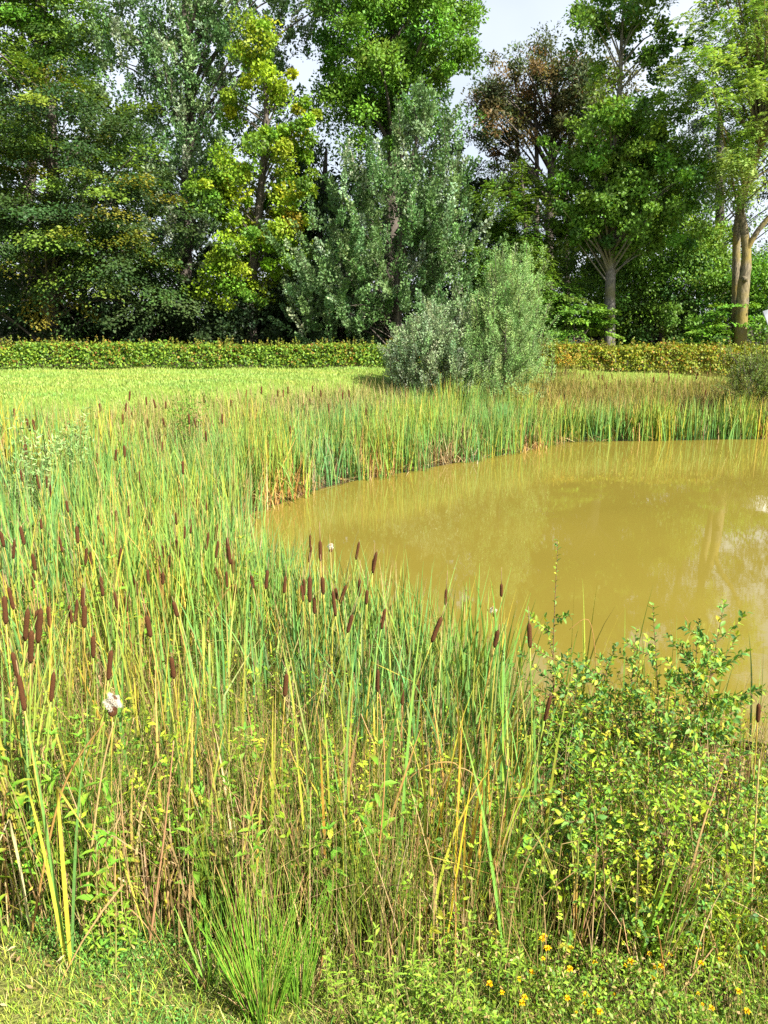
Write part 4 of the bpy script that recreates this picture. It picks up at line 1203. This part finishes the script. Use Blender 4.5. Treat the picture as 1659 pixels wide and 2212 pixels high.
WC = [(3, (0.14, 0.32, 0.025)), (2, (0.22, 0.40, 0.03)), (1, (0.10, 0.25, 0.03)), (0.3, (0.44, 0.43, 0.04))]
WT = [(3, (0.18, 0.36, 0.04)), (1, (0.45, 0.36, 0.05)), (0.4, (0.4, 0.2, 0.05))]
weeds = [weed_proto(rng.uniform(0.55, 0.95), int(rng.integers(9, 13)), rng.uniform(0.07, 0.105), WC, WT, rng.uniform(0.26, 0.36)) for i in range(7)]
lowweeds = [weed_proto(rng.uniform(0.22, 0.38), int(rng.integers(9, 13)), rng.uniform(0.04, 0.055), [(3, (0.19, 0.33, 0.03)), (2, (0.27, 0.40, 0.04))], [(1, (0.3, 0.42, 0.05))], 0.25) for i in range(4)]
first = set()


def put(proto, x, y, sc, label, cat, group, rz=None):
    if id(proto) not in first:
        first.add(id(proto))
        o = proto
    else:
        o = copy_tree(proto)
    o.location = (x, y, gz(x, y) - 0.01)
    o.rotation_euler = (0, 0, rng.uniform(0, 6.28) if rz is None else rz)
    o.scale = (sc, sc, sc)
    return tag(o, label, cat, group)


def gsolve(u, v):                   # where the sight line meets the ground
    d = ray(u, v)
    d = d / d[1]
    p = np.array([[0, 0, CAMZ]]) + d[None] * np.arange(1.5, 30, 0.02)[:, None]
    hit = np.nonzero(p[:, 2] <= ground(p[:, 0], p[:, 1]))[0]
    return p[hit[0] if len(hit) else -1]


for i in range(105):
    u, v = rng.uniform(-20, 1130), rng.uniform(1700, 2060)
    p = gsolve(u, v)
    put(weeds[i % 7], p[0], p[1], rng.uniform(0.75, 1.05) * (1.2 if v > 1900 else 1.0), 'upright weed with paired pointed leaves on the near bank', 'weed', 'leafy weeds on the near bank')
for i in range(36):
    u, v = rng.uniform(100, 900), rng.uniform(1330, 1600)
    p = gsolve(u, v)
    if shore_d(p[0], p[1])[0] > 0.2:
        put(weeds[i % 7], p[0], p[1], rng.uniform(1.1, 1.6), 'leafy weed standing among the cattails near the water', 'weed', 'leafy weeds among the cattails')
for i in range(60):
    u, v = (rng.uniform(700, 1040), rng.uniform(2060, 2260)) if i < 34 else (rng.uniform(850, 1660), rng.uniform(1960, 2200))
    p = gsolve(u, v)
    put(lowweeds[i % 4], p[0], p[1], rng.uniform(0.75, 1.2), 'low bright green narrow leaved plant by the bottom edge', 'weed', 'low bright plants along the bottom')
for u, v, s in ((250, 2110, 1.3), (215, 2080, 1.0), (285, 2060, 1.1)):
    p = gsolve(u, v)
    put(lowweeds[0], p[0], p[1], s * 1.1, 'fresh green leafy plant at the edge of the short grass', 'weed', 'fresh plants at the grass edge')


def rush(u, v, n, hmin, hmax, r, lab, c, tilt=0.2, wide=0.09, flat=False, az=None):
    p = gsolve(u, v)
    root = empty('rush_clump', p)
    tag(root, lab, 'rush clump')
    g = Geo()
    a = rng.uniform(0, 6.28, n)
    rr = wide * np.sqrt(rng.random(n))
    B = np.stack([rr * np.cos(a), rr * np.sin(a), np.full(n, -0.02)], -1) + p
    th = np.abs(rng.normal(size=n)) * tilt * 0.5 + tilt * rr / wide
    azz = a + rng.normal(size=n) * 0.4 if az is None else az + rng.normal(size=n) * 0.25
    f = blades if flat else stems
    if flat:
        blades(g, B, rng.uniform(hmin, hmax, n), th, azz, rng.gamma(1.2, 0.1, n), np.full(n, r * 2), pal(n, c), pal(n, c), 8)
    else:
        stems(g, B, rng.uniform(hmin, hmax, n), th, azz, rng.gamma(1.2, 0.12, n), np.full(n, r), pal(n, c), pal(n, c), 7, sides=4)
    g.build('blades', M_BLADE, root, p)
    g = Geo()
    m = max(6, n // 3)
    a = rng.uniform(0, 6.28, m)
    B = np.stack([wide * 0.8 * rng.random(m) * np.cos(a), wide * 0.8 * rng.random(m) * np.sin(a), np.full(m, -0.02)], -1) + p
    stems(g, B, rng.uniform(0.08, 0.28, m), rng.uniform(0, .5, m), a, rng.uniform(0, .5, m), np.full(m, r * 1.3), pal(m, DRY), pal(m, DRY), 4, sides=4)
    g.build('dead_base', M_DRY, root, p)
    return root


GR = [(3, (0.16, 0.36, 0.03)), (2, (0.22, 0.40, 0.035)), (1, (0.12, 0.28, 0.03)), (0.4, (0.45, 0.40, 0.08))]
rush(565, 2190, 130, 0.26, 0.66, 0.0028, 'bright green rush clump at the bottom edge, left of centre', GR, 0.24, 0.075)
rush(645, 2165, 55, 0.28, 0.6, 0.0026, 'smaller bright green rush clump just right of the largest clump', GR, 0.2, 0.06)
rush(450, 2130, 12, 0.25, 0.42, 0.005, 'small tuft of pale green flat leaves left of the rush clump', GR, 0.3, 0.03, True)
rush(70, 1960, 170, 0.6, 0.95, 0.0022, 'dark rush clump leaning right at the left edge', RUSH[:2], 0.5, 0.12, az=0.5)
rush(1375, 2110, 14, 0.55, 0.85, 0.0065, 'leaning fan of broad green leaves among yellow flowers', [(2, (0.20, 0.36, 0.04)), (1, (0.28, 0.40, 0.05))], 0.36, 0.035, True, az=0.25)
rush(1240, 2060, 7, 0.65, 0.9, 0.008, 'upright green and brown flag leaves before the saplings', [(2, (0.20, 0.36, 0.06)), (1, (0.36, 0.2, 0.05))], 0.14, 0.02, True)


def sapling(tip, baseY, lab, nside, ll, c, asp=0.5, spread=0.28, stem_r=0.006, start=0.25, density=34):
    t = np.array(W(tip[0], tip[1], baseY))
    b = np.array([t[0] + rng.normal() * 0.06 + (tip[2] if len(tip) > 2 else 0), baseY - 0.06 + rng.normal() * 0.05, 0])
    b[2] = gz(b[0], b[1]) - 0.02
    root = empty('sapling', b)
    tag(root, lab, 'sapling', 'leafy saplings at the near water edge')
    h = t[2] - b[2]
    P = smooth_path([b, b * 0.5 + t * 0.5 + rng.normal(size=3) * np.array([0.04, 0.04, 0]), t], 16)
    gs, gl = Geo(), Geo()
    tube(gs, P, np.linspace(stem_r, 0.0015, 16), 6)
    lines = [(P[int(16 * start):], density)]
    for i in range(nside):
        f = rng.uniform(start * 0.6, 0.8)
        s = np.array([np.interp(f * 15, np.arange(16), P[:, k]) for k in range(3)])
        a = i * 2.4 + rng.normal() * 0.4
        L_ = spread * rng.uniform(0.5, 1.2) * (1.25 - f) * 1.3
        e = s + np.array([cos(a) * L_, sin(a) * L_, L_ * rng.uniform(0.3, 1.0)])
        q = smooth_path([s, (s + e) / 2 - np.array([0, 0, 0.02]), e], 7)
        tube(gs, q, np.linspace(stem_r * 0.5, 0.001, 7), 4)
        lines.append((q[1:], max(5, int(density * L_ * 1.6))))
    pp, dd = [], []
    for q, n in lines:
        for j in range(n):
            f = (j + rng.random()) / n
            x = f * (len(q) - 1)
            p = np.array([np.interp(x, np.arange(len(q)), q[:, k]) for k in range(3)])
            tg = norm(q[min(len(q) - 1, int(x) + 1)] - q[max(0, int(x) - 1)])
            a = j * 2.4 + rng.normal() * 0.3
            r = norm(np.cross(tg, np.array([cos(a), sin(a), 0.3])))
            pp.append(p)
            dd.append(norm(r + tg * 0.7 + np.array([0, 0, 0.15])))
    pp, dd = np.array(pp), np.array(dd)
    n = len(pp)
    L_ = ll * rng.uniform(0.6, 1.2, n)
    leaf8(gl, pp, dd, norm(np.array([0, 0, 1.0]) + rng.normal(size=(n, 3)) * 0.45), L_, L_ * asp, pal(n, c, 0.14), 0.15, 0.18)
    gs.build('stems', M_TWIG, root, b, smooth=True)
    gl.build('leaves', M_WEED, root, b)


SP = [(3, (0.12, 0.26, 0.05)), (2, (0.18, 0.33, 0.06)), (1.2, (0.28, 0.40, 0.04)), (0.6, (0.42, 0.42, 0.04)), (0.8, (0.08, 0.18, 0.05))]
SY = [(3, (0.22, 0.36, 0.03)), (1, (0.42, 0.45, 0.04)), (3, (0.13, 0.26, 0.04))]
for tip, Y, lab, ns, ll, c in (
        ((1205, 1168, 0.05), 4.9, 'tallest thin sapling rising alone above the water', 8, 0.04, SP), ((1330, 1395, 0.02), 4.8, 'bushy sapling right of the tallest one', 16, 0.045, SP),
        ((1410, 1305, 0.1), 4.8, 'sapling with curved forked top in front of the pond', 12, 0.045, SP), ((1375, 1360, 0.05), 4.9, 'thin arching sapling crossing the forked one', 6, 0.04, SP),
        ((1565, 1300, -0.06), 4.7, 'broad topped sapling near the right edge', 18, 0.05, SP), ((1510, 1340, 0.0), 4.8, 'upright sapling left of the broad topped one', 9, 0.045, SP),
        ((1250, 1440, 0.0), 4.6, 'low dense sapling below the tallest one', 16, 0.045, SP), ((1180, 1600, 0.0), 3.8, 'low dark leaved sapling at the left end of the thicket', 14, 0.045, SP),
        ((1460, 1500, 0.0), 4.0, 'dense mid height sapling in the middle of the thicket', 20, 0.045, SP), ((1340, 1580, 0.0), 3.7, 'yellow green sapling in front of the thicket', 22, 0.04, SY),
        ((1540, 1640, 0.0), 3.6, 'yellow green bushy sapling at the right of the thicket', 22, 0.04, SY), ((1440, 1690, 0.0), 3.4, 'low pale leaved sapling in the front of the thicket', 22, 0.038, SY),
        ((1250, 1720, 0.05), 3.45, 'low sapling with long leaves beside the flag leaves', 14, 0.06, SP), ((1600, 1560, 0.0), 3.9, 'sapling with reddish stem close to the right edge', 12, 0.045, SP),
        ((1310, 1780, 0.0), 3.3, 'small round leaved sapling above the trefoil', 18, 0.036, SY), ((1510, 1800, 0.0), 3.25, 'small dense sapling above the yellow flowers', 18, 0.036, SP),
        ((1650, 1700, 0.0), 3.5, 'leafy sapling cut by the right edge', 14, 0.042, SP), ((1100, 1660, 0.1), 3.5, 'arching sapling left of the thicket', 8, 0.05, SP)):
    fr = Y < 4.05
    sapling(tip, Y, lab, int(ns * (2.1 if fr else 1.8)), ll * (0.92 if fr else 1.1), c, 0.46, 0.27 if fr else 0.32, density=52 if fr else 62)

# thin willow shoots standing in the left marsh
for u, v, lab in ((150, 880, 'pale willow shoot in the left marsh before the lawn'), (30, 905, 'pale willow shoot at the left edge of the marsh'), (400, 835, 'green sapling among the far left cattails')):
    p = None
    d = ray(u, v)
    d = d / d[1]
    for Y in np.arange(6, 22, 0.05):
        q = np.array([0, 0, CAMZ]) + d * Y
        if q[2] - gz(q[0], q[1]) < 1.7:
            break
    b = np.array([q[0], q[1], gz(q[0], q[1])])
    root = empty('willow_shoot', b)
    tag(root, lab, 'sapling', 'young willows in the marsh')
    gs, gl = Geo(), Geo()
    k = 14
    B = np.tile(b, (k, 1)) + rng.normal(size=(k, 3)) * np.array([0.12, 0.12, 0])
    L_ = rng.uniform(1.0, 1.75, k)
    Ps = stems(gs, B, L_, rng.uniform(0.0, 0.3, k), rng.uniform(0, 6.28, k), rng.uniform(0, .3, k), np.full(k, 0.006), np.tile([[.2, .15, .08]], (k, 1)), np.tile([[.2, .2, .08]], (k, 1)), 12)
    P = np.repeat(Ps[:, 3:].reshape(-1, 3), 7, 0) + rng.normal(size=(k * 10 * 7, 3)) * 0.05
    n = len(P)
    LL = rng.uniform(0.06, 0.11, n)
    cards(gl, P, norm(rvec(n) + np.array([0, 0, .5])), rvec(n), LL, LL * 0.25, pal(n, WILG if u < 300 else MIDG, .15))
    gs.build('stems', M_TWIG, root, b)
    gl.build('leaves', M_PALE, root, b)

# bent dry stalks on the near bank (base, bend, end in frame units at distance Y)
for pts, Y, r, lab in (
        ([(60, 2060), (130, 1720), (225, 1560)], 2.88, 0.007, 'long orange brown dry stalk leaning right at far left'), ([(175, 2020), (215, 1700), (245, 1560)], 2.92, 0.006, 'tan dry stalk right of the longest leaning one'),
        ([(320, 2060), (355, 1800), (375, 1600)], 2.92, 0.006, 'orange dry stalk under the blunt headed cattail'), ([(800, 2010), (830, 1700), (820, 1500)], 3.1, 0.005, 'brown dry stalk in the middle of the bank'),
        ([(870, 1900), (960, 1690), (1000, 1660), (1040, 1690)], 3.4, 0.006, 'arched dry leaf bending right in mid bank'), ([(865, 1700), (920, 1655), (985, 1650), (1000, 1700)], 3.5, 0.005, 'short arched dry leaf over the dark gap'),
        ([(1060, 2080), (1075, 1860), (1100, 1640)], 3.2, 0.006, 'pale dry stalk left of the thicket'), ([(1420, 2000), (1432, 2080), (1440, 2170)], 2.9, 0.005, 'bent orange stalk among the yellow flowers'),
        ([(1530, 2000), (1550, 2060), (1562, 2150)], 3.0, 0.006, 'broken pale reed stump among the yellow flowers'), ([(1620, 2060), (1625, 1900), (1640, 1640)], 3.3, 0.008, 'yellow brown stalk at the right edge'),
        ([(700, 2040), (690, 2110), (680, 2150)], 2.8, 0.006, 'short pale reed stump right of the rush clump'), ([(10, 1980), (50, 1800), (90, 1650)], 3.2, 0.005, 'dry stalk at the left edge'),
        ([(1480, 1480), (1500, 1380), (1478, 1330)], 5.4, 0.004, 'thin dark bent reed against the water'), ([(1290, 1500), (1275, 1345), (1230, 1360)], 5.4, 0.004, 'thin arched dry reed against the water'),
        ([(290, 1900), (330, 1960), (365, 2020)], 3.1, 0.004, 'grey twig leaning left under the weeds')):
    P = np.array([W(u, v, Y) for u, v in pts])
    b = P[0].copy() if P[0][2] < P[-1][2] else P[-1].copy()
    b0 = np.array([b[0], b[1], gz(b[0], b[1])])
    q = smooth_path(([b0] if b[2] - b0[2] > 0.05 and P[0][2] < P[-1][2] else []) + list(P) + ([b0] if b[2] - b0[2] > 0.05 and P[0][2] > P[-1][2] else []), 18)
    g = Geo()
    r *= 0.95
    tube(g, q, np.linspace(r, r * 0.45, len(q)) if P[0][2] < P[-1][2] else np.linspace(r * 0.6, r, len(q)), 6, pal(1, DRY[:2] + [(2, (0.42, 0.24, 0.07))], .1)[0])
    tag(g.build('dry_stalk', M_DRY, None, b0, smooth=True), lab, 'dry stalk', 'dry stalks on the near bank')


# yellow trefoil flowers
def flower():
    root = empty('trefoil_flower', (0, 0, 0))
    g = Geo()
    tube(g, [(0, 0, 0), (0.006, 0, 0.1), (0.004, 0.004, 0.2)], [0.0014, 0.0012, 0.001], 4, (0.22, 0.3, 0.05))
    g.build('stem', M_WEED, root)
    g = Geo()
    n = 12
    a = np.arange(n) * 2 * pi / 6 + rng.normal(size=n) * 0.2
    e = np.where(np.arange(n) < 6, 0.25, 0.9)
    D = np.stack([np.cos(a) * np.cos(e), np.sin(a) * np.cos(e), np.sin(e)], -1)
    leaf8(g, np.tile([[0.004, 0.004, 0.2]], (n, 1)), D, norm(np.array([[0, 0, 1.0]]) - D * 0.3), np.full(n, 0.016), np.full(n, 0.011), pal(n, [(1, (0.85, 0.62, 0.01)), (1, (0.80, 0.50, 0.01))], 0.05), 0.1, 0.4)
    g.build('petals', M_PETAL, root)
    return root


fl = [flower() for i in range(3)]
for i in range(75):
    cx, cy = [(1300, 1990), (1450, 2060), (1350, 2130), (1480, 2000), (1250, 2180), (1560, 2190), (1100, 2160), (1420, 1960), (1600, 2050), (1180, 2060)][i % 10]
    p = gsolve(cx + rng.normal() * 45, cy + 60 + rng.normal() * 35)
    put(fl[i % 3], p[0], p[1], rng.uniform(0.6, 1.2), 'small yellow trefoil flower at the bottom right', 'flower', 'yellow trefoil flowers')

# ------------------------------------------------------------------ pale panel seen at the right edge behind the ash
b = W(1700, 760, 29.6)
b[2] = gz(b[0], b[1])
root = empty('notice_board', b)
tag(root, 'white slanted board just showing at the right edge beyond the ash', 'notice board')
g = Geo()
for s in (-0.45, 0.45):
    tube(g, [(s, 0.12, 0), (s, 0.12, 1.25)], [0.05, 0.05], 8)
g.build('posts', M_POST, root)
g = Geo()
c = [W(1648, 672, 29.6) - b, W(1750, 640, 30.2) - b, W(1750, 700, 29.4) - b, W(1660, 702, 29.1) - b]
top = np.array(c)
bot = top + np.array([0, 0.02, -0.05])
g.add(np.concatenate([top, bot]), [np.array([[3, 2, 1, 0], [4, 5, 6, 7], [0, 1, 5, 4], [1, 2, 6, 5], [2, 3, 7, 6], [3, 0, 4, 7]])], np.array([.7, .7, .7]))
g.build('panel', M_BOARD, root)
